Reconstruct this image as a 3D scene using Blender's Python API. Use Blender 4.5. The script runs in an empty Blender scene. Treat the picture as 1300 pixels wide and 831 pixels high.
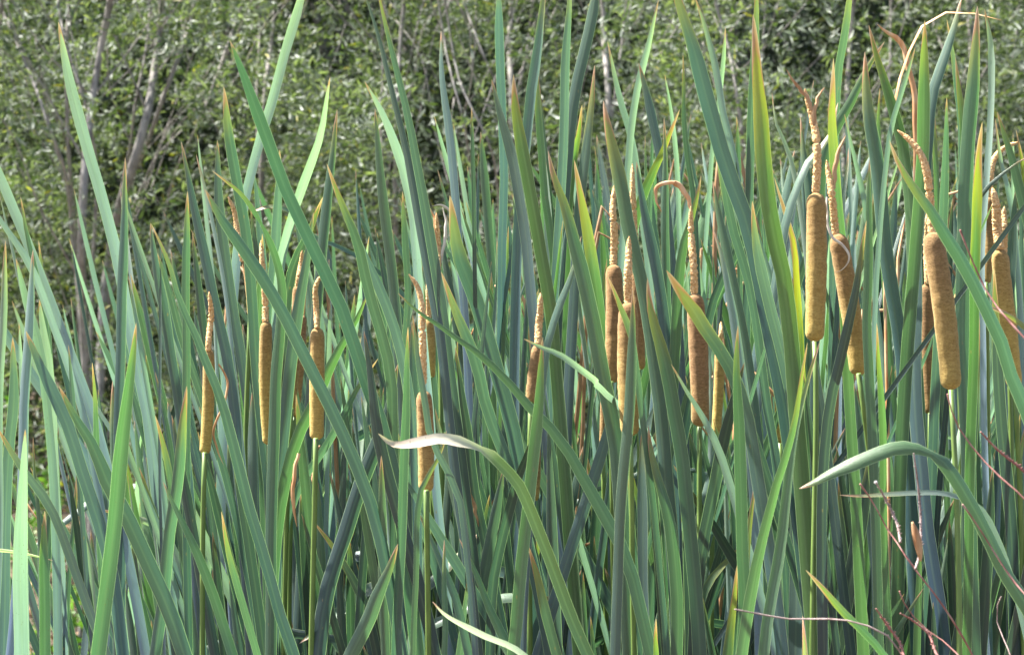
import bpy, bmesh, math, random
import numpy as np
from mathutils import Vector, noise
R = math.radians
rnd = random.Random(7)
S = bpy.context.scene
C = S.collection

# ------------------------------------------------------------------ camera, light, exposure
H = 1.65                       # eye height above the mud
F = 3000.0                     # focal length in photo pixels (photo 1300 wide)
cam = bpy.data.cameras.new('camera')
cam.sensor_width = 36.0
cam.lens = 36.0 * F / 1300.0
cam.clip_start = 0.05
cam.clip_end = 3000
cam.dof.use_dof = True
cam.dof.focus_distance = 2.85
cam.dof.aperture_fstop = 16
camo = bpy.data.objects.new('camera', cam)
camo.location = (0, 0, H)
camo.rotation_euler = (R(90), 0, 0)
C.objects.link(camo)
S.camera = camo

SUN_EL, SUN_AZ = 57.0, -72.0    # azimuth from +Y (straight ahead), negative = to the left
world = bpy.data.worlds.new('World')
S.world = world
world.use_nodes = True
nt = world.node_tree
bg = nt.nodes['Background']
sky = nt.nodes.new('ShaderNodeTexSky')
sky.sky_type = 'NISHITA'
sky.sun_disc = False
sky.sun_elevation = R(SUN_EL)
sky.sun_rotation = R(SUN_AZ)
sky.air_density = 1.0
sky.dust_density = 1.6
sky.ozone_density = 1.0
nt.links.new(sky.outputs[0], bg.inputs[0])
bg.inputs[1].default_value = 0.064
sun = bpy.data.lights.new('sun', 'SUN')
sun.energy = 5.0
sun.angle = R(0.9)
sun.color = (1.0, 0.97, 0.91)
suno = bpy.data.objects.new('sun', sun)
sd = Vector((math.sin(R(SUN_AZ)) * math.cos(R(SUN_EL)), math.cos(R(SUN_AZ)) * math.cos(R(SUN_EL)), math.sin(R(SUN_EL))))
suno.rotation_euler = sd.to_track_quat('Z', 'Y').to_euler()
suno.location = sd * 20
C.objects.link(suno)
S.view_settings.view_transform = 'Standard'
S.view_settings.look = 'None'
S.view_settings.gamma = 1
S.view_settings.exposure = 2.22
S.cycles.max_bounces = 10
S.cycles.transmission_bounces = 6
S.cycles.diffuse_bounces = 5


def at(px, py, d):
    """photo pixel at distance d -> point in the place"""
    return Vector(((px - 650) / F * d, d, H - (py - 415.5) / F * d))


# ------------------------------------------------------------------ helpers
def tag(o, label=None, cat=None, group=None, kind=None):
    if label: o['label'] = label
    if cat: o['category'] = cat
    if group: o['group'] = group
    if kind: o['kind'] = kind
    return o


def link(name, me, mat=None, parent=None):
    o = bpy.data.objects.new(name, me)
    C.objects.link(o)
    if mat is not None and me is not None and len(me.materials) == 0:
        me.materials.append(mat)
    if parent is not None:
        o.parent = parent
        o.matrix_parent_inverse.identity()
        o.location = -Vector(parent.location) if parent.parent is None else (0, 0, 0)
    return o


def empty(name, loc):
    o = bpy.data.objects.new(name, None)
    o.location = loc
    o.empty_display_size = 0.1
    C.objects.link(o)
    return o


def mesh(name, verts, faces, smooth=True, uvs=None):
    me = bpy.data.meshes.new(name)
    me.from_pydata([tuple(v) for v in verts], [], faces)
    if smooth:
        me.polygons.foreach_set('use_smooth', [True] * len(me.polygons))
    if uvs is not None:
        uv = me.uv_layers.new(name='UVMap')
        li = np.zeros(len(me.loops), dtype=np.int32)
        me.loops.foreach_get('vertex_index', li)
        uv.data.foreach_set('uv', np.asarray(uvs, dtype=np.float32)[li].ravel())
    me.update()
    return me


def catmull(pts, n, warp=1.0):
    """resample a polyline of Vectors as a smooth curve with n+1 points evenly spaced"""
    P = [Vector(p) for p in pts]
    P = [P[0] * 2 - P[1]] + P + [P[-1] * 2 - P[-2]]
    out = []
    for i in range(1, len(P) - 2):
        p0, p1, p2, p3 = P[i - 1], P[i], P[i + 1], P[i + 2]
        k = 10
        l0, l1, l2 = max(1e-6, (p1 - p0).length), max(1e-6, (p2 - p1).length), max(1e-6, (p3 - p2).length)
        m1 = ((p1 - p0) * (l1 / l0) + (p2 - p1) * (l0 / l1)) * (l1 / (l0 + l1))
        m2 = ((p2 - p1) * (l2 / l1) + (p3 - p2) * (l1 / l2)) * (l1 / (l1 + l2))
        for j in range(k):
            t = j / k
            out.append(p1 * (2 * t ** 3 - 3 * t * t + 1) + m1 * (t ** 3 - 2 * t * t + t) + p2 * (3 * t * t - 2 * t ** 3) + m2 * (t ** 3 - t * t))
    out.append(P[-2])
    L = [0.0]
    for a, b in zip(out, out[1:]):
        L.append(L[-1] + (b - a).length)
    res = []
    j = 0
    for i in range(n + 1):
        s = L[-1] * (i / n) ** warp
        while j < len(L) - 2 and L[j + 1] < s: j += 1
        seg = L[j + 1] - L[j]
        t = 0 if seg < 1e-9 else (s - L[j]) / seg
        res.append(out[j].lerp(out[j + 1], min(1, t)))
    return res, L[-1]


def tube(pts, rads, sides=8, caps=True, jitter=0.0, seed=0):
    """closed tube through pts with radius per point"""
    verts, faces, uvs = [], [], []
    n = len(pts)
    prev = None
    s = 0
    for i, p in enumerate(pts):
        T = (pts[min(i + 1, n - 1)] - pts[max(i - 1, 0)])
        if T.length < 1e-9: T = Vector((0, 0, 1))
        T.normalize()
        if prev is None:
            U = T.orthogonal().normalized()
        else:
            U = (prev - T * prev.dot(T)).normalized()
        prev = U
        V = T.cross(U)
        if i: s += (p - pts[i - 1]).length
        for k in range(sides):
            a = 2 * math.pi * k / sides
            r = rads[i]
            if jitter:
                q = p * 900 + Vector((math.cos(a), math.sin(a), seed)) * 4
                r *= 1 + jitter * noise.noise(q)
            verts.append(p + U * (math.cos(a) * r) + V * (math.sin(a) * r))
            uvs.append((k / sides, s))
    for i in range(n - 1):
        for k in range(sides):
            a, b = i * sides + k, i * sides + (k + 1) % sides
            faces.append((a, b, b + sides, a + sides))
    if caps:
        faces.append(tuple(range(sides - 1, -1, -1)))
        faces.append(tuple(range((n - 1) * sides, n * sides)))
    return verts, faces, uvs


# ------------------------------------------------------------------ materials
def new_mat(name):
    m = bpy.data.materials.new(name)
    m.use_nodes = True
    t = m.node_tree
    for n in list(t.nodes): t.nodes.remove(n)
    out = t.nodes.new('ShaderNodeOutputMaterial')
    return m, t, out


def N(t, typ, **kw):
    n = t.nodes.new(typ)
    for k, v in kw.items():
        if k.startswith('i_'):
            key = k[2:]
            key = int(key) if key.isdigit() else key.replace('_', ' ')
            n.inputs[key].default_value = v
        else:
            setattr(n, k, v)
    return n


def mathn(t, op, a, b=None, c=None, clamp=False):
    n = t.nodes.new('ShaderNodeMath'); n.operation = op; n.use_clamp = clamp
    for i, v in enumerate((a, b, c)):
        if v is None: continue
        if isinstance(v, (int, float)): n.inputs[i].default_value = v
        else: t.links.new(v, n.inputs[i])
    return n.outputs[0]


def mixc(t, fac, a, b, mode='MIX'):
    n = t.nodes.new('ShaderNodeMix'); n.data_type = 'RGBA'; n.blend_type = mode
    for sock, v in ((n.inputs[0], fac), (n.inputs[6], a), (n.inputs[7], b)):
        if isinstance(v, (int, float)): sock.default_value = v
        elif isinstance(v, tuple): sock.default_value = (*v, 1) if len(v) == 3 else v
        else: t.links.new(v, sock)
    return n.outputs[2]


def ramp(t, fac, stops, interp='LINEAR'):
    n = t.nodes.new('ShaderNodeValToRGB')
    n.color_ramp.interpolation = interp
    e = n.color_ramp.elements
    while len(e) < len(stops): e.new(0.5)
    for i, (p, c) in enumerate(stops):
        e[i].position = p
        e[i].color = (*c, 1) if len(c) == 3 else c
    t.links.new(fac, n.inputs[0])
    return n.outputs[0]


def noisef(t, vec, scale, detail=3, rough=0.5):
    n = t.nodes.new('ShaderNodeTexNoise')
    n.inputs['Scale'].default_value = scale
    n.inputs['Detail'].default_value = detail
    n.inputs['Roughness'].default_value = rough
    if vec is not None: t.links.new(vec, n.inputs['Vector'])
    return n.outputs[0]


def leafshader(t, out, col, tcol, tfac, rough, spec, bump=None, coat=0.0):
    p = N(t, 'ShaderNodeBsdfPrincipled')
    t.links.new(col, p.inputs['Base Color'])
    if isinstance(rough, (int, float)): p.inputs['Roughness'].default_value = rough
    else: t.links.new(rough, p.inputs['Roughness'])
    p.inputs['Specular IOR Level'].default_value = spec
    tr = N(t, 'ShaderNodeBsdfTranslucent')
    t.links.new(tcol, tr.inputs[0])
    mx = N(t, 'ShaderNodeMixShader')
    mx.inputs[0].default_value = tfac
    t.links.new(p.outputs[0], mx.inputs[1])
    t.links.new(tr.outputs[0], mx.inputs[2])
    if bump is not None:
        t.links.new(bump, p.inputs['Normal'])
    t.links.new(mx.outputs[0], out.inputs[0])


def mat_cattail_leaf(name='cattail_leaf', reach=0.35, jit=1.0, dries=((0.55, 0.36, 0.25), (0.42, 0.19, 0.09), (0.30, 0.09, 0.03))):
    m, t, out = new_mat(name)
    uv = N(t, 'ShaderNodeUVMap')
    sep = N(t, 'ShaderNodeSeparateXYZ'); t.links.new(uv.outputs[0], sep.inputs[0])
    u, v = sep.outputs[0], sep.outputs[1]
    oi = N(t, 'ShaderNodeObjectInfo')
    geo = N(t, 'ShaderNodeNewGeometry')
    # streaky noise along the blade: squeeze v
    cmb = N(t, 'ShaderNodeCombineXYZ')
    t.links.new(mathn(t, 'MULTIPLY', u, 1.0), cmb.inputs[0])
    t.links.new(mathn(t, 'MULTIPLY', v, 0.25), cmb.inputs[1])
    t.links.new(mathn(t, 'MULTIPLY', oi.outputs['Random'], 37.0), cmb.inputs[2])
    streak = noisef(t, cmb.outputs[0], 14, 4, 0.6)
    cm2 = N(t, 'ShaderNodeCombineXYZ')
    t.links.new(u, cm2.inputs[0]); t.links.new(mathn(t, 'MULTIPLY', v, 6.0), cm2.inputs[1])
    t.links.new(mathn(t, 'MULTIPLY', oi.outputs['Random'], 91.0), cm2.inputs[2])
    blotch = noisef(t, cm2.outputs[0], 2.2, 4, 0.6)
    veins = mathn(t, 'SINE', mathn(t, 'MULTIPLY', u, 95.0))
    base = oi.outputs['Color']
    al = oi.outputs['Alpha']                       # how far the tip has withered, metres*10
    # young green towards the tip, glaucous below with some bed shade in the colour
    low = mixc(t, 1.0, base, (0.80, 0.92, 1.10), 'MULTIPLY')
    up = mixc(t, 1.0, base, (1.26, 1.44, 0.88), 'MULTIPLY')
    g = mathn(t, 'DIVIDE', v, 0.42, clamp=True)
    col = mixc(t, g, up, low)
    f1 = mathn(t, 'MULTIPLY_ADD', streak, 0.5, 0.75)
    col = mixc(t, 1.0, col, N_rgb(t, f1), 'MULTIPLY')
    f1b = mathn(t, 'MULTIPLY_ADD', noisef(t, cm2.outputs[0], 0.9, 3, 0.6), 0.9, 0.55)
    col = mixc(t, 1.0, col, N_rgb(t, f1b), 'MULTIPLY')
    f2 = mathn(t, 'MULTIPLY_ADD', veins, 0.11, 0.97)
    col = mixc(t, 1.0, col, N_rgb(t, f2), 'MULTIPLY')
    # midrib hint
    mid = mathn(t, 'SUBTRACT', 1.0, mathn(t, 'MULTIPLY', mathn(t, 'ABSOLUTE', mathn(t, 'SUBTRACT', u, 0.5)), 9.0), clamp=True)
    col = mixc(t, mathn(t, 'MULTIPLY', mid, 0.12), col, (0.30, 0.42, 0.22))
    # pale thin margins
    edge = mathn(t, 'ABSOLUTE', mathn(t, 'SUBTRACT', u, 0.5))
    em = mathn(t, 'GREATER_THAN', mathn(t, 'ADD', edge, mathn(t, 'MULTIPLY', blotch, 0.02)), 0.482)
    col = mixc(t, mathn(t, 'MULTIPLY', em, 0.6), col, (0.42, 0.52, 0.30))
    # withered tip: x = v / (alpha) with noisy front, margins wither further down
    w = mathn(t, 'DIVIDE', v, mathn(t, 'MAXIMUM', mathn(t, 'MULTIPLY', al, reach), 0.002))
    w = mathn(t, 'SUBTRACT', w, mathn(t, 'MULTIPLY', mathn(t, 'POWER', mathn(t, 'MULTIPLY', edge, 2.0), 3.0), 0.28 * jit))
    w = mathn(t, 'ADD', w, mathn(t, 'MULTIPLY', mathn(t, 'SUBTRACT', blotch, 0.5), 0.5 * jit))
    tipfac = ramp(t, w, [(0.0, (1, 1, 1)), (0.14, (1, 1, 1)), (0.26, (0.0, 0.0, 0.0)), (1, (0, 0, 0))])
    yelfac = ramp(t, w, [(0.0, (1, 1, 1)), (0.3, (0.95, 0.95, 0.95)), (0.9, (0, 0, 0))], 'EASE')
    dry = ramp(t, mathn(t, 'ADD', w, mathn(t, 'MULTIPLY', streak, 0.15)), [(0.0, dries[0]), (0.22, dries[1]), (0.45, dries[2])])
    col = mixc(t, mathn(t, 'MULTIPLY', yelfac, mathn(t, 'MINIMUM', mathn(t, 'MULTIPLY', al, 1.1), 0.9)), col, (0.52, 0.42, 0.02))
    col = mixc(t, tipfac, col, dry)
    # tiny insect specks
    sp = N(t, 'ShaderNodeTexVoronoi'); sp.inputs['Scale'].default_value = 240
    t.links.new(geo.outputs['Position'], sp.inputs['Vector'])
    spk = mathn(t, 'LESS_THAN', sp.outputs['Distance'], 0.13)
    spm = mathn(t, 'MULTIPLY', spk, mathn(t, 'GREATER_THAN', noisef(t, geo.outputs['Position'], 25, 1), 0.6))
    col = mixc(t, mathn(t, 'MULTIPLY', spm, 0.55), col, (0.12, 0.07, 0.03))
    sc = N(t, 'ShaderNodeTexVoronoi'); sc.inputs['Scale'].default_value = 70; sc.feature = 'F1'
    ms = N(t, 'ShaderNodeMapping'); ms.inputs['Scale'].default_value = (1.6, 1.6, 0.6)
    t.links.new(geo.outputs['Position'], ms.inputs[0]); t.links.new(ms.outputs[0], sc.inputs['Vector'])
    sck = mathn(t, 'SUBTRACT', 1.0, mathn(t, 'MULTIPLY', mathn(t, 'ADD', sc.outputs['Distance'], mathn(t, 'MULTIPLY', noisef(t, geo.outputs['Position'], 600, 2), 0.12)), 5.2), clamp=True)
    scm = mathn(t, 'MULTIPLY', sck, mathn(t, 'GREATER_THAN', noisef(t, geo.outputs['Position'], 14, 1), 0.60))
    col = mixc(t, mathn(t, 'MULTIPLY', scm, 1.3, clamp=True), col, (0.24, 0.17, 0.08))
    tcol = mixc(t, 1.0, col, (1.5, 2.1, 1.05), 'MULTIPLY')
    bp = N(t, 'ShaderNodeBump'); bp.inputs['Strength'].default_value = 0.25; bp.inputs['Distance'].default_value = 0.0006
    t.links.new(mathn(t, 'ADD', veins, mathn(t, 'MULTIPLY', streak, 1.5)), bp.inputs['Height'])
    rough = mathn(t, 'MULTIPLY_ADD', blotch, 0.25, 0.26)
    leafshader(t, out, col, tcol, 0.25, rough, 0.9, bp.outputs[0])
    return m


def N_rgb(t, val):
    n = t.nodes.new('ShaderNodeCombineColor')
    for i in range(3): t.links.new(val, n.inputs[i])
    return n.outputs[0]


def simple(name, c1, c2, scale, rough=0.7, bump=0.3, bdist=0.002, stretch=(1, 1, 1), detail=5, spec=0.3, c3=None):
    m, t, out = new_mat(name)
    tc = N(t, 'ShaderNodeNewGeometry')
    mp = N(t, 'ShaderNodeMapping'); mp.inputs['Scale'].default_value = stretch
    t.links.new(tc.outputs['Position'], mp.inputs[0])
    n1 = noisef(t, mp.outputs[0], scale, detail, 0.6)
    st = [(0.32, c1), (0.68, c2)] if c3 is None else [(0.3, c1), (0.5, c2), (0.7, c3)]
    col = ramp(t, n1, st)
    p = N(t, 'ShaderNodeBsdfPrincipled')
    t.links.new(col, p.inputs['Base Color'])
    p.inputs['Roughness'].default_value = rough
    p.inputs['Specular IOR Level'].default_value = spec
    bp = N(t, 'ShaderNodeBump'); bp.inputs['Strength'].default_value = bump; bp.inputs['Distance'].default_value = bdist
    t.links.new(n1, bp.inputs['Height']); t.links.new(bp.outputs[0], p.inputs['Normal'])
    t.links.new(p.outputs[0], out.inputs[0])
    return m


def mat_spike():
    """velvety brown seed head: tiny packed seed hairs, olive-yellow towards its foot"""
    m, t, out = new_mat('seed_head')
    geo = N(t, 'ShaderNodeNewGeometry'); oi = N(t, 'ShaderNodeObjectInfo')
    uv = N(t, 'ShaderNodeUVMap'); sep = N(t, 'ShaderNodeSeparateXYZ'); t.links.new(uv.outputs[0], sep.inputs[0])
    mp = N(t, 'ShaderNodeMapping'); mp.inputs['Scale'].default_value = (0.8, 0.8, 2.6)
    t.links.new(geo.outputs['Position'], mp.inputs[0])
    fine = noisef(t, mp.outputs[0], 480, 3, 0.7)
    ring = noisef(t, mp.outputs[0], 150, 4, 0.65)
    patch = noisef(t, geo.outputs['Position'], 28, 4, 0.6)
    c = mixc(t, mathn(t, 'MULTIPLY_ADD', ring, 1.6, -0.35, clamp=True), (0.23, 0.13, 0.06), (0.54, 0.34, 0.17))
    ol = mathn(t, 'ADD', mathn(t, 'MULTIPLY', sep.outputs[1], 0.9), mathn(t, 'MULTIPLY_ADD', patch, 0.8, -0.45))
    ol = mathn(t, 'ADD', ol, mathn(t, 'MULTIPLY_ADD', oi.outputs['Alpha'], 1.0, -0.6), clamp=True)
    c = mixc(t, ol, c, mixc(t, mathn(t, 'MULTIPLY_ADD', ring, 1.6, -0.35, clamp=True), (0.46, 0.31, 0.08), (0.80, 0.60, 0.20)))
    c = mixc(t, mathn(t, 'MULTIPLY_ADD', fine, 2.2, -0.75, clamp=True), mixc(t, 1.0, c, (0.52, 0.50, 0.48), 'MULTIPLY'), c)
    c = mixc(t, 1.0, c, oi.outputs['Color'], 'MULTIPLY')
    p = N(t, 'ShaderNodeBsdfPrincipled')
    t.links.new(c, p.inputs['Base Color'])
    p.inputs['Roughness'].default_value = 0.9
    p.inputs['Specular IOR Level'].default_value = 0.1
    p.inputs['Sheen Weight'].default_value = 0.35
    p.inputs['Sheen Roughness'].default_value = 0.5
    p.inputs['Sheen Tint'].default_value = (0.9, 0.7, 0.4, 1)
    bp = N(t, 'ShaderNodeBump'); bp.inputs['Strength'].default_value = 0.8; bp.inputs['Distance'].default_value = 0.0008
    t.links.new(mathn(t, 'ADD', fine, mathn(t, 'MULTIPLY', ring, 0.8)), bp.inputs['Height'])
    t.links.new(bp.outputs[0], p.inputs['Normal'])
    t.links.new(p.outputs[0], out.inputs[0])
    return m


def mat_willow_leaf(name, green, grey, tf=0.35):
    m, t, out = new_mat(name)
    at_ = N(t, 'ShaderNodeAttribute', attribute_name='tint')
    geo = N(t, 'ShaderNodeNewGeometry')
    sepc = N(t, 'ShaderNodeSeparateColor'); t.links.new(at_.outputs['Color'], sepc.inputs[0])
    c = mixc(t, sepc.outputs[0], green, tuple(x * 0.55 for x in green))
    c = mixc(t, mathn(t, 'GREATER_THAN', sepc.outputs[1], 0.975), c, (0.36, 0.33, 0.06))
    c = mixc(t, mathn(t, 'MULTIPLY', geo.outputs['Backfacing'], 0.8), c, grey)
    tc = mixc(t, 1.0, c, (1.5, 1.9, 0.5), 'MULTIPLY')
    leafshader(t, out, c, tc, tf, 0.55, 0.45)
    return m


M = {}
M['leaf'] = mat_cattail_leaf()
M['leaf_bleached_end'] = mat_cattail_leaf('cattail_leaf_bleached_end', 6.25, 0.12, ((0.50, 0.30, 0.20), (0.72, 0.62, 0.50), (0.75, 0.68, 0.56)))
M['spike'] = mat_spike()
M['pollen'] = simple('pollen_spike', (0.50, 0.25, 0.09), (0.93, 0.65, 0.35), 420, 0.95, 1.0, 0.002, detail=3, spec=0.1)
M['stem'] = simple('stem', (0.09, 0.15, 0.035), (0.17, 0.25, 0.06), 60, 0.45, 0.2, 0.001, (3, 3, 0.12), spec=0.45)
M['sheath'] = simple('dry_sheath', (0.30, 0.13, 0.05), (0.52, 0.34, 0.19), 70, 0.7, 0.4, 0.001, (3, 3, 0.3))
M['dry'] = simple('dry_leaf', (0.42, 0.17, 0.06), (0.62, 0.34, 0.17), 40, 0.6, 0.3, 0.001, (2, 2, 0.5), c3=(0.72, 0.50, 0.32))
M['bleached'] = simple('bleached_leaf', (0.55, 0.45, 0.36), (0.78, 0.72, 0.62), 45, 0.55, 0.3, 0.001, (2, 2, 0.5))
M['twig'] = simple('red_twig', (0.17, 0.07, 0.06), (0.30, 0.13, 0.11), 60, 0.7, 0.6, 0.002, c3=(0.40, 0.27, 0.24))
M['greytwig'] = simple('grey_twig', (0.15, 0.10, 0.09), (0.42, 0.32, 0.30), 90, 0.8, 0.6, 0.002)
M['bark'] = simple('willow_bark', (0.11, 0.095, 0.085), (0.27, 0.25, 0.23), 14, 0.85, 0.9, 0.01, (3, 3, 0.6), detail=8, c3=(0.40, 0.36, 0.32))
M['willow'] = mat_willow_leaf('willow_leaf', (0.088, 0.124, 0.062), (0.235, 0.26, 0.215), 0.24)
M['willowshaded'] = mat_willow_leaf('willow_leaf_shaded', (0.025, 0.038, 0.018), (0.05, 0.065, 0.045), 0.25)  # willow leaf darkened, shade of the deep thicket put into its colour
M['herb'] = mat_willow_leaf('herb_leaf', (0.09, 0.20, 0.03), (0.13, 0.22, 0.06), 0.35)
M['mud'] = simple('mud', (0.035, 0.025, 0.017), (0.10, 0.075, 0.05), 6, 0.9, 0.8, 0.05, detail=9, c3=(0.17, 0.12, 0.08))
M['scrub'] = simple('hill_scrub_shaded', (0.015, 0.024, 0.010), (0.035, 0.055, 0.022), 5, 0.9, 1.0, 0.3, detail=10, c3=(0.05, 0.07, 0.035))  # kept dark: shade behind the thicket put into the slope's colour
M['fluff'] = simple('seed_fluff', (0.7, 0.66, 0.62), (0.85, 0.82, 0.8), 300, 1.0, 0.5, 0.002)

# ------------------------------------------------------------------ the ground
def ground_z(x, y):
    b = max(0.0, min(1.0, (y - 6.2) / 6.0))
    b = b * b * (3 - 2 * b)
    z = b * 0.55
    if y > 12: z += (y - 12) * 0.10 if y < 40 else 2.8
    z += 0.05 * noise.noise(Vector((x * 0.8, y * 0.8, 0))) * (0.2 + b) + 0.02 * noise.noise(Vector((x * 4, y * 4, 2)))
    return z


def make_ground():
    xs = sorted(set([-900, -300, -100, -40, -20] + [-12 + i * 0.4 for i in range(61)] + [20, 40, 100, 300, 900]))
    ys = sorted(set([-900, -200, -50, -15, -5] + [i * 0.4 for i in range(0, 56)] + [25, 30, 40, 60, 120, 300, 900, 2000]))
    v = [(x, y, ground_z(x, y)) for y in ys for x in xs]
    nx = len(xs)
    f = [(j * nx + i, j * nx + i + 1, (j + 1) * nx + i + 1, (j + 1) * nx + i) for j in range(len(ys) - 1) for i in range(nx - 1)]
    o = link('ground', mesh('ground', v, f), M['mud'])
    tag(o, kind='structure')


make_ground()


def make_added_hill():  # added unseen slope that blocks the sky gaps behind the willows
    v, nx, ny = [], 61, 24
    for j in range(ny):
        for i in range(nx):
            x = -30 + i; y = 18.5 + j * 1.0
            z = 1.0 + 8.5 * (1 - math.exp(-(j / 6.0))) + 0.8 * noise.noise(Vector((x * 0.35, y * 0.35, 1))) + 0.25 * noise.noise(Vector((x * 1.9, y * 1.9, 1)))
            if i in (0, nx - 1) or j in (0, ny - 1): z = -0.5
            v.append((x, y, z))
    f = [(j * nx + i, j * nx + i + 1, (j + 1) * nx + i + 1, (j + 1) * nx + i) for j in range(ny - 1) for i in range(nx - 1)]
    tag(link('added_hill', mesh('added_hill', v, f), M['scrub']), kind='structure')



make_added_hill()

# ------------------------------------------------------------------ mass leaves (numpy)
def leaf_cloud(name, P, D, L, Wd, mat, parent, seed=1):
    """many small folded leaves: P base points, D unit directions, L lengths, Wd half widths"""
    rs = np.random.RandomState(seed)
    n = len(P)
    r = rs.normal(size=(n, 3)); r[:, 2] *= 0.9
    Sd = np.cross(D, r); Sd /= np.linalg.norm(Sd, axis=1)[:, None] + 1e-9
    Nn = np.cross(Sd, D)
    Lc, Wc = L[:, None], Wd[:, None]
    sag = (Nn * Lc * 0.08)
    v = np.empty((n, 6, 3), dtype=np.float32)
    v[:, 0] = P
    v[:, 1] = P + D * Lc * 0.35 - Sd * Wc + Nn * Wc * 0.4
    v[:, 2] = P + D * Lc * 0.35 + Sd * Wc + Nn * Wc * 0.4
    v[:, 3] = P + D * Lc * 0.72 - Sd * Wc * 0.72 + Nn * Wc * 0.3 - sag
    v[:, 4] = P + D * Lc * 0.72 + Sd * Wc * 0.72 + Nn * Wc * 0.3 - sag
    v[:, 5] = P + D * Lc - sag * 2.2
    tri = np.array([[0, 2, 1], [1, 2, 4], [1, 4, 3], [3, 4, 5]])
    fi = (np.arange(n)[:, None, None] * 6 + tri[None]).reshape(-1)
    me = bpy.data.meshes.new(name)
    me.vertices.add(n * 6); me.vertices.foreach_set('co', v.ravel())
    nf = n * 4
    me.loops.add(nf * 3); me.loops.foreach_set('vertex_index', fi.astype(np.int32))
    me.polygons.add(nf)
    me.polygons.foreach_set('loop_start', np.arange(0, nf * 3, 3, dtype=np.int32))
    me.polygons.foreach_set('loop_total', np.full(nf, 3, dtype=np.int32))
    a = me.color_attributes.new('tint', 'BYTE_COLOR', 'POINT')
    col = np.ones((n, 6, 4), dtype=np.float32)
    tv = rs.rand(n, 3)
    col[:, :, :3] = tv[:, None, :]
    a.data.foreach_set('color', col.ravel())
    me.update(calc_edges=True)
    o = link(name, me, mat, parent)
    return tag(o, kind='stuff')


def twigs_to_leaves(Q, rs, per, llen, lwid, tl, up=0.25):
    """Q twig origins -> leaf arrays with leaves alternating along drooping twigs"""
    n = len(Q)
    d = rs.normal(size=(n, 3)); d[:, 2] = d[:, 2] * 0.7 + up
    d /= np.linalg.norm(d, axis=1)[:, None]
    tlen = tl * rs.uniform(0.6, 1.3, n)
    k = np.arange(per)
    s = (k + 0.5) / per
    P = Q[:, None, :] + d[:, None, :] * (tlen[:, None, None] * s[None, :, None])
    P[:, :, 2] -= (tlen[:, None] * s[None, :] ** 2) * 0.25
    side = np.cross(d, rs.normal(size=(n, 3))); side /= np.linalg.norm(side, axis=1)[:, None]
    sg = np.where(k % 2 == 0, 1.0, -1.0)
    D = d[:, None, :] * 0.75 + side[:, None, :] * sg[None, :, None] * 0.75 + rs.normal(size=(n, per, 3)) * 0.3
    D[:, :, 2] -= 0.1
    D /= np.linalg.norm(D, axis=2)[:, :, None]
    L = llen * rs.uniform(0.55, 1.25, (n, per)) * (1.15 - 0.5 * s[None, :])
    W = lwid * rs.uniform(0.7, 1.25, (n, per)) * (L / llen)
    return P.reshape(-1, 3), D.reshape(-1, 3), L.ravel(), W.ravel()


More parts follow.
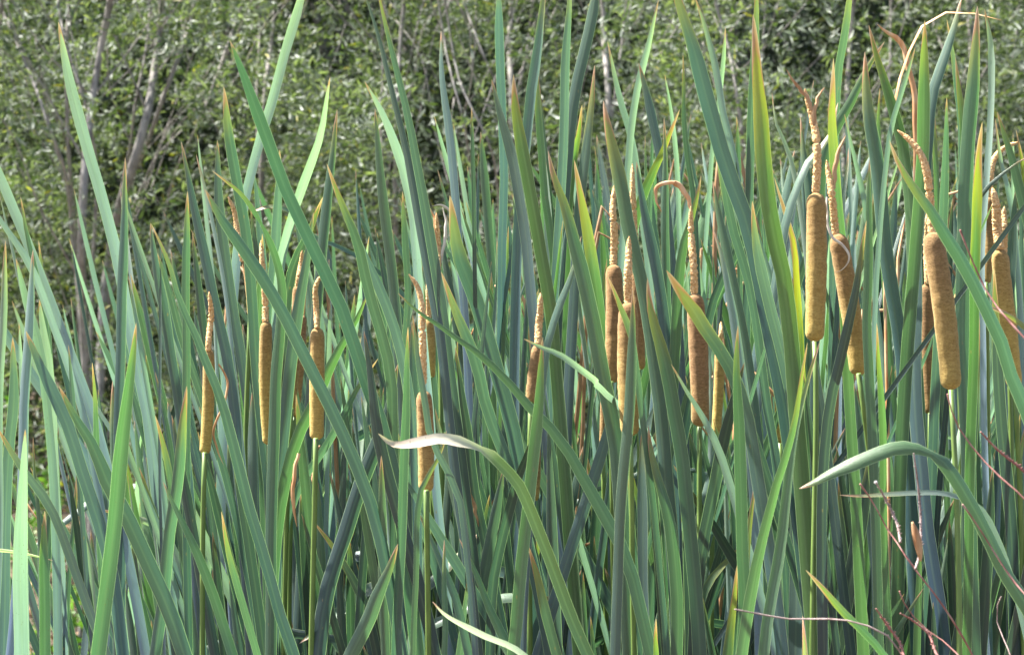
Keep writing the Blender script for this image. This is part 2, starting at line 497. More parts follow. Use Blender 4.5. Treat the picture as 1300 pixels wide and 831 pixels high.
# ------------------------------------------------------------------ the willow thicket behind
# each trunk: distance, half width px at foot, list of photo points from top to foot
TREES = [
    # label, base(px x, d), trunks [(w px, pts...)]
    ('many-stemmed willow on the far left with a pale flaking trunk', 112, 9.6,
     [(14, [(150, -60), (134, 30), (118, 120), (108, 210), (104, 300), (105, 380), (110, 500), (116, 640)]),
      (6, [(70, -60), (75, 10), (88, 70), (108, 130), (122, 210), (118, 330)]),
      (7, [(15, 40), (45, 110), (62, 160), (82, 215), (92, 300), (104, 420)]),
      (8, [(90, -60), (85, 60), (86, 180), (96, 300)])]),
    ('willow whose smooth grey trunk curves up to the right at the left side', 128, 10.2,
     [(15, [(212, -60), (205, 20), (196, 90), (186, 150), (170, 205), (148, 280), (135, 350), (128, 440), (126, 600)]),
      (9, [(258, -60), (245, 15), (228, 70), (205, 130), (188, 180), (172, 215)]),
      (5, [(192, -40), (186, 60), (172, 130), (163, 200), (140, 300), (132, 400)]),
      (5, [(275, 95), (255, 150), (230, 200), (214, 250), (200, 330), (170, 440), (140, 540)])]),
    ('willow with one slim dark stem behind the tall leaning bluish leaf', 333, 11.0,
     [(8, [(358, -80), (351, 0), (344, 60), (337, 110), (333, 200), (334, 400), (338, 600)]),
      (5, [(325, -60), (330, 30), (326, 120), (332, 260)])]),
    ('slender willow stem behind the pair of tall parallel leaves', 503, 10.4,
     [(8, [(516, -80), (513, 0), (508, 60), (504, 130), (502, 220), (503, 360), (506, 600)]),
      (4, [(480, -40), (486, 60), (484, 180), (495, 300)]),
      (3, [(545, -20), (530, 30), (520, 80), (508, 130)])]),
    ('willow with thin straight crossing stems right of the tall parallel leaves', 605, 9.4,
     [(4, [(556, -60), (568, 20), (580, 90), (600, 140), (620, 178), (632, 240), (625, 400), (612, 600)]),
      (4, [(552, -30), (562, 40), (574, 100), (588, 150), (597, 215), (602, 300)]),
      (4, [(578, -30), (600, 35), (618, 80), (640, 130), (650, 220), (630, 420)]),
      (3, [(604, -30), (603, 60), (596, 120), (586, 150)])]),
    ('willow with a pale blotchy trunk at the top centre', 650, 10.8,
     [(11, [(652, -80), (649, 0), (647, 60), (650, 130), (652, 260), (655, 420), (660, 620)]),
      (5, [(680, -40), (672, 40), (662, 100), (653, 160)])]),
    ('willow with a dark grey upright trunk just right of the top centre', 772, 10.2,
     [(11, [(762, -80), (765, 0), (768, 60), (772, 120), (774, 240), (770, 420), (768, 620)]),
      (4, [(800, -40), (792, 30), (785, 90), (777, 150)])]),
    ('willow with a thin dark stem leaning left behind the broad green leaf', 948, 9.8,
     [(6, [(898, -60), (910, 10), (922, 50), (932, 100), (941, 160), (946, 240), (950, 400), (955, 620)]),
      (4, [(975, -40), (968, 60), (960, 140), (952, 220)]),
      (3, [(915, 40), (932, 80), (950, 110), (965, 160)])]),
    ('willow with a slim grey stem behind the upright leaves on the right', 1070, 10.6,
     [(9, [(1092, -80), (1084, 0), (1078, 80), (1073, 170), (1070, 300), (1072, 450), (1075, 620)]),
      (5, [(1130, -60), (1131, 30), (1128, 110), (1118, 200), (1090, 330)])]),
    ('willow with a stout grey trunk in the top right corner', 1240, 11.2,
     [(13, [(1228, -80), (1230, 0), (1234, 70), (1238, 160), (1240, 300), (1242, 450), (1240, 620)]),
      (5, [(1300, -40), (1288, 60), (1270, 140), (1250, 230)]),
      (4, [(1170, -40), (1185, 30), (1205, 80), (1228, 130)])]),
    ('willow beyond the left edge leaning into the picture', -70, 10.0,
     [(10, [(10, -60), (-5, 60), (-25, 200), (-50, 350), (-65, 600)])]),
    ('willow beyond the right edge of the cattail bed', 1370, 10.4,
     [(10, [(1350, -60), (1360, 60), (1366, 200), (1368, 350), (1370, 600)])]),
]


def build_trees():
    rs = np.random.RandomState(11)
    roots = []
    for lab, bx, d, trunks in TREES:
        gx = (bx - 650) / F * d
        r = empty('willow_tree', (gx, d, ground_z(gx, d)))
        tag(r, lab, 'tree', 'willows behind the cattail bed')
        roots.append((r, gx, d))
        for ti, (w, pts) in enumerate(trunks):
            dd = d + (ti * 0.22 - 0.1)
            P = [at(x, y, dd + 0.15 * math.sin(i * 1.3 + ti)) for i, (x, y) in enumerate(pts)]
            # carry the stem up above the frame and down to the foot
            up = (P[0] - P[1]).normalized()
            P = [P[0] + up * 1.4 + Vector((0.1, 0, 0.2)), P[0] + up * 0.7] + P
            if pts[-1][1] > 560 or ti == 0:
                P = P + [Vector((gx + 0.03 * ti, d, ground_z(gx, d) - 0.05))]
            else:
                P = P + [P[-1] + (P[-1] - P[-2]).normalized() * 0.35 + Vector((0, -0.02, -0.25)), Vector((gx + 0.06 * math.cos(ti * 2.4), d + 0.06 * math.sin(ti * 2.4), ground_z(gx, d) - 0.05))]
            C2, Ls = catmull(P, 44)
            rr = w * 0.72 / F * d / 2
            rads = [rr * (0.32 + 0.78 * min(1, i / 27)) * (1 + 0.1 * noise.noise(Vector((i * 0.5, ti, gx)))) * (1.25 if i > 42 else 1) for i in range(45)]
            v, f, uv = tube(C2, rads, 10, True, 0.0)
            v = [p + Vector((noise.noise(p * 12), noise.noise(p * 12 + Vector((5, 5, 5))), 0)) * rr * 0.25 for p in v]
            trunk = link('trunk', mesh('trunk', v, f), M['bark'], r)
            trunk.location = -r.location
            # side twigs growing from this stem
            nb = 9 if w > 7 else 5
            for k in range(nb):
                i0 = rnd.randint(3, 30)
                p = C2[i0]
                a = rnd.uniform(0, 6.28)
                dr = Vector((math.cos(a), math.sin(a) * 0.6, rnd.uniform(0.8, 2.0))).normalized()
                ln = rnd.uniform(0.5, 1.2)
                Q = [p, p + dr * ln * 0.4, p + dr * ln * 0.75 + Vector((0, 0, 0.08)), p + dr * ln + Vector((rnd.uniform(-.1, .1), 0, 0.05))]
                q2, _ = catmull(Q, 12)
                vv, ff, _ = tube(q2, [max(0.0025, rads[i0] * 0.33 * (1 - j / 13)) for j in range(13)], 5)
                br = link('branch', mesh('branch', vv, ff), M['bark'], r)
                br.location = -r.location
    # foliage volume, each twig handed to its nearest tree
    n = 46000
    X = rs.uniform(-3.3, 3.3, n); Y = np.where(rs.rand(n) < 0.16, 9.0 + 1.0 * rs.rand(n), 9.8 + 2.8 * rs.rand(n)); Z = rs.uniform(0.55, 4.4, n)
    dens = np.array([noise.noise(Vector((a * 1.5, b * 1.1, c * 1.5))) + 0.6 * noise.noise(Vector((a * 4, b * 3, c * 4 + 9))) for a, b, c in zip(X, Y, Z)])
    thin = np.clip((Z - 0.7) / 1.0, 0.12, 1)
    # thinner in front of the bare trunks at the left
    keep = (dens > 0.09) & (rs.rand(n) < thin)
    left = (X * F / Y + 650)
    keep &= ~((np.abs(left - 120) < 38) & (Y < 10.6) & (rs.rand(n) < 0.72) & (Z < 2.4))
    Q = np.stack([X, Y, Z], 1)[keep]
    tx = np.array([g for _, g, _ in roots]); ty = np.array([dd for _, _, dd in roots])
    who = np.argmin((Q[:, None, 0] - tx[None]) ** 2 + 0.3 * (Q[:, None, 1] - ty[None]) ** 2, axis=1)
    for i, (r, gx, d) in enumerate(roots):
        q = Q[who == i]
        if len(q) == 0: continue
        P, D, L, W = twigs_to_leaves(q, rs, 17, 0.052, 0.0049, 0.27)
        o = leaf_cloud('foliage', P - np.array(r.location)[None], D, L, W, M['willow'], r, seed=i)
        o.location = (0, 0, 0)
    # second rank of willows further back closes the thicket
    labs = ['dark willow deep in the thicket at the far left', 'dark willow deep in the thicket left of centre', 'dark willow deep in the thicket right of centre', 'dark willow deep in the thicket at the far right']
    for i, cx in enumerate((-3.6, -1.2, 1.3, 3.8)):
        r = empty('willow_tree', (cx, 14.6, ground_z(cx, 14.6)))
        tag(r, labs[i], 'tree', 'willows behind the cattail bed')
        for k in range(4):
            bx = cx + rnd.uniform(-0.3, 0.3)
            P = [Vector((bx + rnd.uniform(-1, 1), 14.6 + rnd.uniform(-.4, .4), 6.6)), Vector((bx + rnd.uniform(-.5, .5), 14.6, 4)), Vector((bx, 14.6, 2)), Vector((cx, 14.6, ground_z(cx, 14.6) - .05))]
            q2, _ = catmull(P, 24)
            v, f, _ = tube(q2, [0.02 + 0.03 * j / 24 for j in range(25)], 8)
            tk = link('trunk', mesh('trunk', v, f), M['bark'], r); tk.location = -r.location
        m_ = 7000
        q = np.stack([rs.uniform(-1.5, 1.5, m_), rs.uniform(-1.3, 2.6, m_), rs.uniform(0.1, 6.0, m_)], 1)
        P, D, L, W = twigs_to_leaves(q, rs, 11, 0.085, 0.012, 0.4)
        leaf_cloud('foliage', P, D, L, W, M['willowshaded'], r, seed=50 + i).location = (0, 0, 0)


build_trees()


def undergrowth():
    rs = np.random.RandomState(5)
    n = 2600
    X = rs.uniform(-4.2, 4.2, n); Y = rs.uniform(6.5, 13.5, n)
    Z = np.array([ground_z(a, b) for a, b in zip(X, Y)])
    hgt = np.array([max(0, noise.noise(Vector((a * 1.3, b * 1.3, 4))) + 0.35) for a, b in zip(X, Y)])
    keep = hgt > 0.12
    X, Y, Z, hgt = X[keep], Y[keep], Z[keep], hgt[keep]
    Q = np.stack([X, Y, Z + rs.rand(len(X)) * hgt * 0.75], 1)
    P, D, L, W = twigs_to_leaves(Q, rs, 9, 0.055, 0.014, 0.2, up=0.8)
    o = leaf_cloud('undergrowth', P, D, L, W, M['herb'], None, seed=3)
    tag(o, 'low bright green herbs growing on the bank under the willows', 'undergrowth')
    # fallen leaves and dead stalks over the bank
    n = 9000
    X = rs.uniform(-4.5, 4.5, n); Y = rs.uniform(6.0, 14, n)
    P = np.stack([X, Y, [ground_z(a, b) + 0.012 for a, b in zip(X, Y)]], 1)
    D = rs.normal(size=(n, 3)); D[:, 2] *= 0.15; D /= np.linalg.norm(D, axis=1)[:, None]
    o = leaf_cloud('leaf_litter', P, D, np.full(n, 0.06) * rs.uniform(0.5, 1.4, n), np.full(n, 0.008), M['sheath'], None, seed=4)
    tag(o, 'brown fallen leaves littering the dark bank below the willows', 'leaf litter')


undergrowth()

# ------------------------------------------------------------------ cattail leaves
KIND = {   # base colour, withered-tip amount
    'g': ((0.064, 0.101, 0.089), 0.19), 'b': ((0.066, 0.096, 0.112), 0.13), 'p': ((0.215, 0.245, 0.285), 0.16),  # p: pale sky sheen put into the base colour
    'G': ((0.072, 0.126, 0.064), 0.18), 'd': ((0.033, 0.054, 0.056), 0.18), 'y': ((0.082, 0.135, 0.056), 0.32),  # d: same leaf with the bed's shade put into its colour
    'Y': ((0.085, 0.150, 0.045), 0.62), 'w': ((0.55, 0.58, 0.46), 0.15), 'o': ((0.064, 0.100, 0.066), 0.26),
}


def leaf_mesh(ctrl, width, taper, yaw0, yaw1, n=26, curl=0.16, warp=1.0, fold=None):
    """one blade: ctrl from tip to foot (world points)"""
    pts, L = catmull(ctrl, n, warp)
    wob = (ctrl[0].x * 37) % 9
    for i_, p_ in enumerate(pts):
        k_ = min(1.0, i_ / 6)
        p_.x += 0.0022 * k_ * noise.noise(Vector((wob, i_ * 0.23, p_.z * 3)))
    verts, faces, uvs = [], [], []
    K = 5
    for i, p in enumerate(pts):
        s = L * (i / n) ** warp
        T = (pts[min(i + 1, n)] - pts[max(i - 1, 0)]).normalized()     # points downwards
        view = Vector((p.x * 0.4, p.y, 0)).normalized()
        S0 = T.cross(view)
        if S0.length < 0.05: S0 = Vector((1, 0, 0))
        S0.normalize()
        Nn = S0.cross(T).normalized()
        yaw = yaw0 + (yaw1 - yaw0) * (i / n)
        Sd = S0 * math.cos(yaw) + Nn * math.sin(yaw)
        N2 = Sd.cross(T)
        q = min(1.0, s / taper)
        w = width * (q ** 0.62)
        if s > taper: w = width * (1 + 0.08 * min(1, (s - taper) / 0.6))
        if fold: w *= 1 - 0.62 * math.exp(-((s - fold) / 0.010) ** 2)
        w = max(w, 0.0003)
        if i == 0: w = 0.0003
        for k in range(K):
            a = k / (K - 1) * 2 - 1
            c = curl * w * (1 - a * a)
            if abs(a) == 1: a *= 1 + 0.05 * noise.noise(p * 45 + Vector((a * 3, 0, 0))) + 0.05 * noise.noise(p * 160)
            verts.append(p + Sd * (a * w / 2) + N2 * (-c))
            uvs.append((k / (K - 1), s))
    for i in range(n):
        for k in range(K - 1):
            a = i * K + k
            faces.append((a, a + 1, a + K + 1, a + K))
    return mesh('leaf', verts, faces, True, uvs)


# traced blades: distance, width px, kind, [tip ... foot], optional dict
T = [
 (3.00,14,'p',[(-25,160),(0,225),(40,323),(66,390),(92,456),(118,530),(140,610)]),
 (2.90,10,'p',[(-30,230),(-5,272),(40,340),(62,400),(85,460),(110,540),(125,620)]),
 (2.95,8,'g',[(26,250),(33,290),(42,330),(55,400),(62,470)]),
 (2.80,14,'p',[(42,317),(38,390),(34,440),(31,500),(30,570)]),
 (2.60,19,'p',[(32,545),(29,620),(27,700),(27,831)]),
 (3.00,8,'g',[(49,305),(55,360),(60,420),(66,500)]),
 (2.80,10,'p',[(7,306),(5,370),(2,440),(0,520),(-2,700)]),
 (2.90,8,'p',[(24,409),(26,450),(28,500),(30,600)]),
 (2.85,14,'b',[(16,428),(17,500),(12,560),(8,650),(5,831)]),
 (2.90,12,'p',[(20,328),(32,375),(47,430),(60,520),(68,600),(72,700),(75,831)]),
 (2.95,13,'p',[(50,380),(60,470),(66,540),(70,640),(76,740),(80,831)]),
 (2.65,15,'b',[(-5,540),(25,590),(60,640),(90,710),(120,790),(135,831)]),
 (2.55,15,'G',[(57,648),(55,700),(56,760),(57,831)]),
 (2.85,8,'g',[(42,554),(44,600),(48,660),(52,750)]),
 (3.10,14,'p',[(74,28),(90,110),(110,185),(128,245),(145,310),(158,380),(170,450),(185,520),(195,600)]),
 (3.00,14,'g',[(159,200),(157,290),(155,370),(154,450),(151,530),(150,600),(152,700)]),
 (3.05,7,'p',[(163,350),(172,400),(182,460),(192,520),(205,600),(215,700)]),
 (2.50,20,'G',[(173,410),(163,500),(155,575),(148,650),(137,740),(126,831)]),
 (2.70,22,'g',[(75,490),(95,530),(114,560),(135,610),(160,655),(190,720),(215,775),(235,831)]),
 (2.80,18,'b',[(33,420),(45,450),(62,490),(85,540),(105,600),(125,660),(140,720),(155,831)]),
 (3.00,8,'g',[(117,460),(120,500),(122,560),(125,640),(128,740)]),
 (3.00,7,'g',[(143,483),(142,530),(142,600),(145,700)]),
 (3.05,7,'p',[(106,485),(125,520),(150,560),(190,640)]),
 (3.00,14,'b',[(191,283),(200,350),(210,400),(218,456),(228,520),(238,590),(245,680)]),
 (2.95,11,'g',[(200,322),(215,370),(228,420),(245,470),(262,520),(280,580)]),
 (2.62,18,'g',[(192,284),(215,335),(230,385),(243,410),(262,456),(280,500),(302,580),(320,650),(340,715),(357,780),(374,831)],{'taper':0.30}),
 (2.90,10,'g',[(238,243),(237,300),(237,380),(238,470),(238,560)]),
 (2.75,16,'g',[(237,490),(229,560),(224,620),(215,680),(208,750),(197,831)]),
 (2.55,14,'G',[(207,611),(220,640),(235,670),(262,730),(291,819),(300,850)]),
 (2.60,10,'g',[(281,649),(290,700),(302,750),(320,810),(330,840)]),
 (3.00,6,'g',[(97,603),(95,650),(90,690),(85,831)]),
 (3.05,6,'p',[(103,667),(112,700),(118,760),(120,831)]),
 (3.25,9,'p',[(126,646),(165,656),(200,668),(222,700),(232,760),(236,831)]),
 (2.70,6,'w',[(67,711),(40,704),(0,698),(-50,705),(-80,760),(-90,831)]),
 (3.00,7,'g',[(197,472),(210,530),(220,600),(228,680)]),
 (2.95,9,'g',[(197,527),(212,580),(222,640),(235,720)]),
 (3.00,15,'b',[(230,180),(245,260),(258,320),(270,380),(285,440),(295,500),(300,560)]),
 (3.05,6,'p',[(249,196),(262,250),(275,310),(285,370),(295,450)]),
 (3.15,14,'b',[(276,178),(279,262),(287,323),(296,385),(308,456),(320,540),(330,640)]),
 (2.58,17,'g',[(260,240),(280,276),(300,305),(330,350),(360,400),(392,462),(423,525),(447,580),(475,656),(490,720)]),
 (2.95,14,'g',[(284,110),(290,170),(300,230),(311,292),(320,385),(325,456),(333,540),(341,620),(345,700)]),
 (2.75,16,'G',[(270,217),(308,249),(336,292),(348,323),(357,360),(356,415),(350,500),(346,656),(344,800)],{'taper':0.26,'fold':0.085}),
 (3.00,10,'o',[(333,297),(332,340),(328,400),(330,480),(334,600)]),
 (2.68,18,'G',[(292,52),(315,110),(340,180),(362,240),(383,283),(408,335),(436,397),(460,471),(482,530),(497,585),(510,656),(520,740)]),
 (3.20,13,'p',[(392,-45),(382,0),(362,68),(346,130),(331,176),(312,247),(303,300),(298,350),(290,440),(285,520)]),
 (3.20,14,'p',[(419,98),(408,166),(389,222),(370,280),(357,330),(350,400),(345,500)]),
 (3.10,14,'g',[(428,139),(424,185),(418,230),(412,290),(407,340),(400,400),(395,480),(390,560)]),
 (3.20,15,'b',[(355,190),(353,250),(349,310),(345,370),(340,440),(338,540)]),
 (3.30,11,'b',[(322,215),(327,260),(332,320),(336,390),(340,470)]),
 (2.88,17,'b',[(398,270),(390,325),(380,380),(370,450),(362,520),(355,600),(350,700),(345,831)]),
 (3.05,15,'d',[(410,250),(392,295),(375,330),(365,370),(361,430),(360,520)]),
 (2.85,16,'G',[(467,373),(450,410),(437,432),(415,475),(400,510),(380,550),(362,610),(352,670),(345,760)]),
 (3.00,11,'g',[(480,455),(455,490),(435,530),(412,570),(385,610),(365,660),(350,740)]),
 (2.72,21,'d',[(505,462),(490,530),(475,570),(460,610),(447,650),(434,690),(421,725),(411,770),(404,831)]),
 (2.58,14,'g',[(518,415),(516,480),(514,550),(513,620),(510,700),(506,760),(503,831)]),
 (2.60,13,'g',[(484,578),(485,640),(486,700),(487,770),(489,831)]),
 (2.75,14,'g',[(455,-30),(465,0),(482,55),(497,117),(513,185),(526,256),(536,310),(547,365),(557,420),(565,490),(573,560),(583,640),(592,700),(602,780)],{'taper':0.34}),
 (2.78,14,'g',[(476,-30),(484,8),(497,62),(516,139),(531,216),(541,270),(549,320),(558,370),(567,430),(576,500),(586,575),(595,656),(603,720)],{'taper':0.30}),
 (2.85,12,'p',[(463,104),(485,145),(501,185),(512,220),(522,270),(528,340)]),
 (2.95,14,'g',[(476,138),(479,185),(484,240),(490,290),(497,350),(503,410),(508,470),(515,560)]),
 (3.00,13,'b',[(560,40),(561,92),(568,150),(574,205),(579,256),(583,310),(588,380),(596,520)]),
 (2.70,15,'o',[(415,208),(427,240),(437,265),(455,311),(468,366),(482,415),(495,470),(500,554),(502,640)]),
 (2.82,17,'b',[(448,285),(465,330),(485,375),(500,415),(514,470),(522,523),(527,600),(530,700)]),
 (3.10,9,'g',[(511,243),(515,308),(519,370),(516,430),(514,520)]),
 (2.75,16,'g',[(560,345),(577,391),(602,456),(617,517),(639,572),(652,610),(668,680)]),
 (2.88,20,'g',[(571,248),(583,323),(605,385),(627,456),(640,500),(655,560),(665,640),(672,740)]),
 (2.58,18,'G',[(505,372),(530,395),(556,412),(583,432),(602,445),(640,480),(675,520),(710,555),(735,595),(760,640),(780,672),(800,720),(815,780)],{'taper':0.34}),
 (2.42,17,'G',[(480,550),(497,563),(530,561),(560,556),(588,561),(606,567),(622,575),(636,588),(655,610),(672,645),(690,690),(708,740),(728,790),(750,840)],{'yaw':(0.75,-0.75),'tint':(0.048,0.088,0.05),'tip':0.08,'bleach':1,'taper':0.045,'fold':0.108}),
 (2.48,17,'G',[(689,428),(686,480),(683,520),(676,580),(668,650),(662,710),(656,790),(652,831)]),
 (2.52,9,'b',[(524,400),(532,470),(540,520),(547,556),(565,590),(582,625),(592,700)]),
 (2.50,8,'o',[(567,546),(560,573),(549,595),(538,612),(530,645),(528,720)]),
 (2.60,12,'g',[(528,643),(545,680),(560,715),(578,760),(595,831)]),
 (2.55,8,'G',[(564,685),(564,730),(564,780),(563,840)]),
 (2.55,14,'G',[(583,683),(602,723),(623,775),(645,822),(655,850)]),
 (2.38,9,'w',[(549,763),(568,782),(608,803),(657,825),(690,860)],{'yaw':(0.6,0.2),'taper':0.05}),
 (2.90,13,'g',[(709,760),(670,758),(632,760),(592,773),(560,788),(528,803),(495,840)],{'yaw':(-0.7,-0.4),'taper':0.05}),
 (2.90,14,'d',[(613,671),(590,697),(567,722),(535,752),(510,790),(495,840)]),
 (2.90,13,'d',[(397,660),(420,690),(440,720),(465,770),(480,831)]),
 (3.10,12,'b',[(633,-25),(634,40),(636,100),(638,150),(640,230),(638,300),(637,380),(635,456),(637,560),(640,650)]),
 (2.95,16,'b',[(624,101),(636,150),(650,200),(660,250),(668,300),(672,350),(680,430),(690,520)]),
 (2.80,17,'y',[(652,95),(655,140),(662,190),(674,250),(682,290),(690,340),(697,380),(702,430),(710,520)]),
 (3.00,14,'g',[(694,-40),(690,-5),(683,62),(673,125),(668,172),(662,230),(658,300),(655,400)]),
 (3.10,10,'y',[(683,80),(683,125),(688,200),(693,256),(700,300),(705,350),(710,420)]),
 (3.00,13,'b',[(724,-35),(722,10),(717,77),(715,154),(712,228),(708,290),(703,370),(698,450),(696,560)]),
 (3.05,16,'g',[(760,-50),(752,20),(742,62),(731,110),(724,160),(720,200),(715,260),(710,340)]),
 (3.00,15,'g',[(755,83),(752,125),(748,160),(742,210),(737,256),(733,310),(728,400)]),
 (3.10,14,'y',[(739,133),(735,170),(729,200),(722,256),(720,330),(715,420)]),
 (2.65,21,'G',[(696,192),(702,220),(714,252),(729,308),(741,350),(752,400),(766,477),(782,554),(788,616),(792,700)]),
 (2.90,17,'y',[(729,203),(736,246),(748,308),(757,372),(766,446),(775,520)]),
 (2.75,18,'o',[(766,128),(772,160),(779,190),(790,240),(798,290),(812,345),(822,395),(830,450),(840,520),(848,620)]),
 (3.10,11,'p',[(771,53),(780,95),(788,130),(800,170),(806,200),(813,260),(822,330),(830,420)]),
 (3.10,10,'p',[(836,0),(828,35),(820,70),(812,100),(805,135),(800,170),(795,240)]),
 (3.05,12,'b',[(811,80),(820,115),(828,150),(835,185),(841,225),(850,300),(858,380)]),
 (3.20,7,'p',[(844,95),(850,130),(855,170),(860,220),(862,280)]),
 (3.20,7,'g',[(867,70),(868,110),(868,150),(873,200),(882,256),(885,330)]),
 (3.05,13,'y',[(863,139),(850,170),(840,195),(828,220),(816,250),(805,290),(800,340)]),
 (2.70,22,'g',[(846,-45),(865,15),(877,50),(888,90),(898,130),(908,165),(920,205),(933,240),(950,285),(963,345),(975,410),(987,470),(1000,540),(1010,620)]),
 (2.85,13,'g',[(905,150),(915,210),(930,292),(950,354),(967,456),(972,500),(986,585),(992,640)]),
 (3.10,10,'p',[(882,-4),(896,37),(908,83),(920,154),(930,191),(940,260),(950,330)]),
 (3.30,6,'p',[(921,35),(918,80),(914,123),(905,180),(900,240)]),
 (2.65,21,'Y',[(956,18),(959,50),(962,100),(966,150),(970,200),(976,256),(983,300),(992,340),(1000,400),(1006,456),(1012,540)],{'taper':0.13,'tip':0.55}),
 (3.10,12,'g',[(961,-30),(958,60),(953,140),(951,210),(950,270),(948,350)]),
 (3.10,8,'g',[(935,148),(937,190),(938,240),(939,300),(940,380)]),
 (3.10,13,'g',[(1083,-40),(1072,45),(1065,85),(1062,120),(1060,170),(1058,250),(1056,350)]),
 (2.72,16,'Y',[(1058,74),(1057,110),(1056,150),(1058,190),(1062,256),(1067,310),(1072,390)],{'tip':0.5}),
 (2.95,14,'y',[(1123,53),(1105,80),(1092,105),(1077,135),(1060,165),(1047,200),(1040,260),(1036,340)]),
 (2.90,17,'G',[(1103,32),(1112,70),(1125,110),(1135,145),(1143,172),(1150,220),(1158,290),(1160,380)]),
 (2.85,19,'g',[(1098,66),(1099,110),(1105,160),(1112,200),(1118,256),(1124,310),(1134,372),(1145,440),(1150,520)]),
 (2.80,17,'G',[(1174,26),(1173,90),(1172,150),(1171,200),(1166,270),(1161,340),(1156,400),(1150,480),(1145,560)]),
 (3.00,15,'g',[(1221,-3),(1208,46),(1195,85),(1184,120),(1180,160),(1176,220),(1175,300)]),
 (3.10,10,'g',[(1202,25),(1208,60),(1213,100),(1218,140),(1220,220)]),
 (2.95,13,'y',[(1213,73),(1217,120),(1222,160),(1225,200),(1228,260),(1230,340)]),
 (2.75,20,'G',[(1241,8),(1238,60),(1235,110),(1230,160),(1226,210),(1224,256),(1223,310),(1222,380),(1222,456),(1228,560),(1230,650)]),
 (2.90,9,'p',[(1250,12),(1257,50),(1259,110),(1257,160),(1252,230),(1250,256),(1246,320),(1248,420)]),
 (2.60,14,'Y',[(1247,155),(1244,190),(1242,230),(1240,290),(1238,350),(1236,430)],{'tip':0.5}),
 (2.85,15,'g',[(1202,124),(1202,170),(1200,220),(1198,280),(1196,340),(1192,420)]),
 (2.85,14,'o',[(1266,142),(1275,170),(1285,200),(1294,235),(1303,270),(1315,330),(1325,420)]),
 (3.00,9,'p',[(1263,150),(1270,200),(1283,256),(1290,330)]),
 (3.00,8,'y',[(1290,165),(1297,200),(1302,240),(1305,300)]),
 (2.80,8,'d',[(1310,196),(1290,208),(1265,228),(1245,248),(1230,280),(1222,340)]),
 (2.80,7,'p',[(1162,60),(1150,100),(1140,130),(1131,160),(1124,210),(1118,280)]),
 (2.42,20,'G',[(1129,178),(1137,200),(1155,232),(1177,262),(1200,300),(1221,333),(1248,385),(1270,430),(1285,480),(1300,515),(1320,570)]),
 (2.60,13,'G',[(1104,202),(1103,250),(1102,300),(1101,350),(1100,400),(1103,456),(1106,540)]),
 (2.60,16,'d',[(1100,280),(1092,330),(1085,370),(1075,415),(1067,456),(1055,510),(1048,560),(1043,620),(1042,700),(1045,831)]),
 (2.80,20,'b',[(1168,290),(1163,380),(1160,470),(1163,540),(1170,600),(1178,680),(1190,760),(1200,831)]),
 (2.32,21,'G',[(1015,620),(1035,612),(1054,602),(1085,588),(1115,576),(1146,568),(1177,573),(1196,585),(1215,610),(1235,645),(1260,695),(1280,735),(1300,765),(1330,820)],{'yaw':(0.6,-0.3),'tip':0.09,'tint':(0.07,0.115,0.065),'taper':0.06,'fold':0.136}),
 (2.50,7,'p',[(1066,628),(1090,629),(1130,627),(1165,625),(1207,627),(1240,640),(1270,690),(1290,760)],{'yaw':(0.5,0.2),'taper':0.06}),
 (2.50,17,'G',[(937,413),(935,480),(938,550),(940,620),(942,700),(945,760),(942,831)]),
 (2.44,17,'G',[(1025,435),(1018,480),(1013,520),(1003,565),(988,610),(975,660),(962,710),(950,770),(942,831)],{'taper':0.26}),
 (2.48,15,'G',[(1041,433),(1030,465),(1018,510),(1008,560),(1000,620),(993,680),(985,730),(975,780),(970,831)],{'taper':0.22}),
 (2.55,16,'o',[(936,716),(932,760),(925,831)]),
 (2.60,18,'o',[(823,540),(826,570),(835,610),(846,650),(855,710),(860,770),(858,831)]),
 (2.65,19,'o',[(822,353),(826,395),(835,430),(845,470),(855,520),(865,570),(872,640),(880,730)]),
 (2.58,20,'g',[(846,343),(862,368),(880,392),(900,425),(920,455),(936,490),(950,535),(960,590)],{'taper':0.05}),
 (2.65,11,'p',[(852,462),(872,497),(890,525),(910,565),(925,610)]),
 (2.90,12,'d',[(975,225),(955,275),(940,310),(920,345),(905,380),(893,430)]),
 (2.85,15,'G',[(890,223),(885,250),(877,280),(868,310),(863,350),(860,400)]),
 (2.48,14,'g',[(803,368),(803,420),(800,480),(797,540),(792,600),(788,660),(785,740),(782,831)]),
 (2.60,9,'g',[(771,350),(780,370),(790,395),(800,420),(808,470)]),
 (2.90,12,'g',[(843,150),(844,220),(843,290),(846,360),(850,430)]),
 (2.85,16,'b',[(808,205),(820,280),(828,320),(838,370),(845,420),(850,520)]),
 (2.45,9,'p',[(665,430),(685,440),(710,450),(735,468),(758,490,0.1),(790,520,0.3),(830,570,0.5),(850,640,0.55)],{'yaw':(0.5,0.2),'taper':0.05}),
 (2.70,10,'b',[(738,300),(725,350),(710,390),(695,440),(688,500)]),
 (2.72,18,'d',[(945,460),(925,530),(915,570),(905,620),(893,680),(885,740),(880,831)]),
 (2.80,18,'d',[(866,540),(870,600),(874,660),(876,720),(876,831)]),
 (2.65,14,'g',[(671,692),(681,730),(690,770),(708,831)]),
 (2.55,8,'G',[(833,785),(833,831),(834,880)]),
 (2.80,17,'d',[(855,590),(880,630),(905,665),(932,710),(965,760),(985,810)]),
 (2.85,12,'g',[(950,685),(925,710),(900,740),(885,775),(875,831)]),
 (2.75,14,'g',[(796,600),(802,700),(806,770),(810,831)]),
 (2.78,14,'b',[(816,540),(814,640),(816,720),(820,831)]),
 (2.75,19,'g',[(1012,460),(1013,560),(1012,640),(1011,720),(1010,831)]),
 (2.75,20,'d',[(1112,540),(1100,620),(1088,690),(1075,760),(1062,831)]),
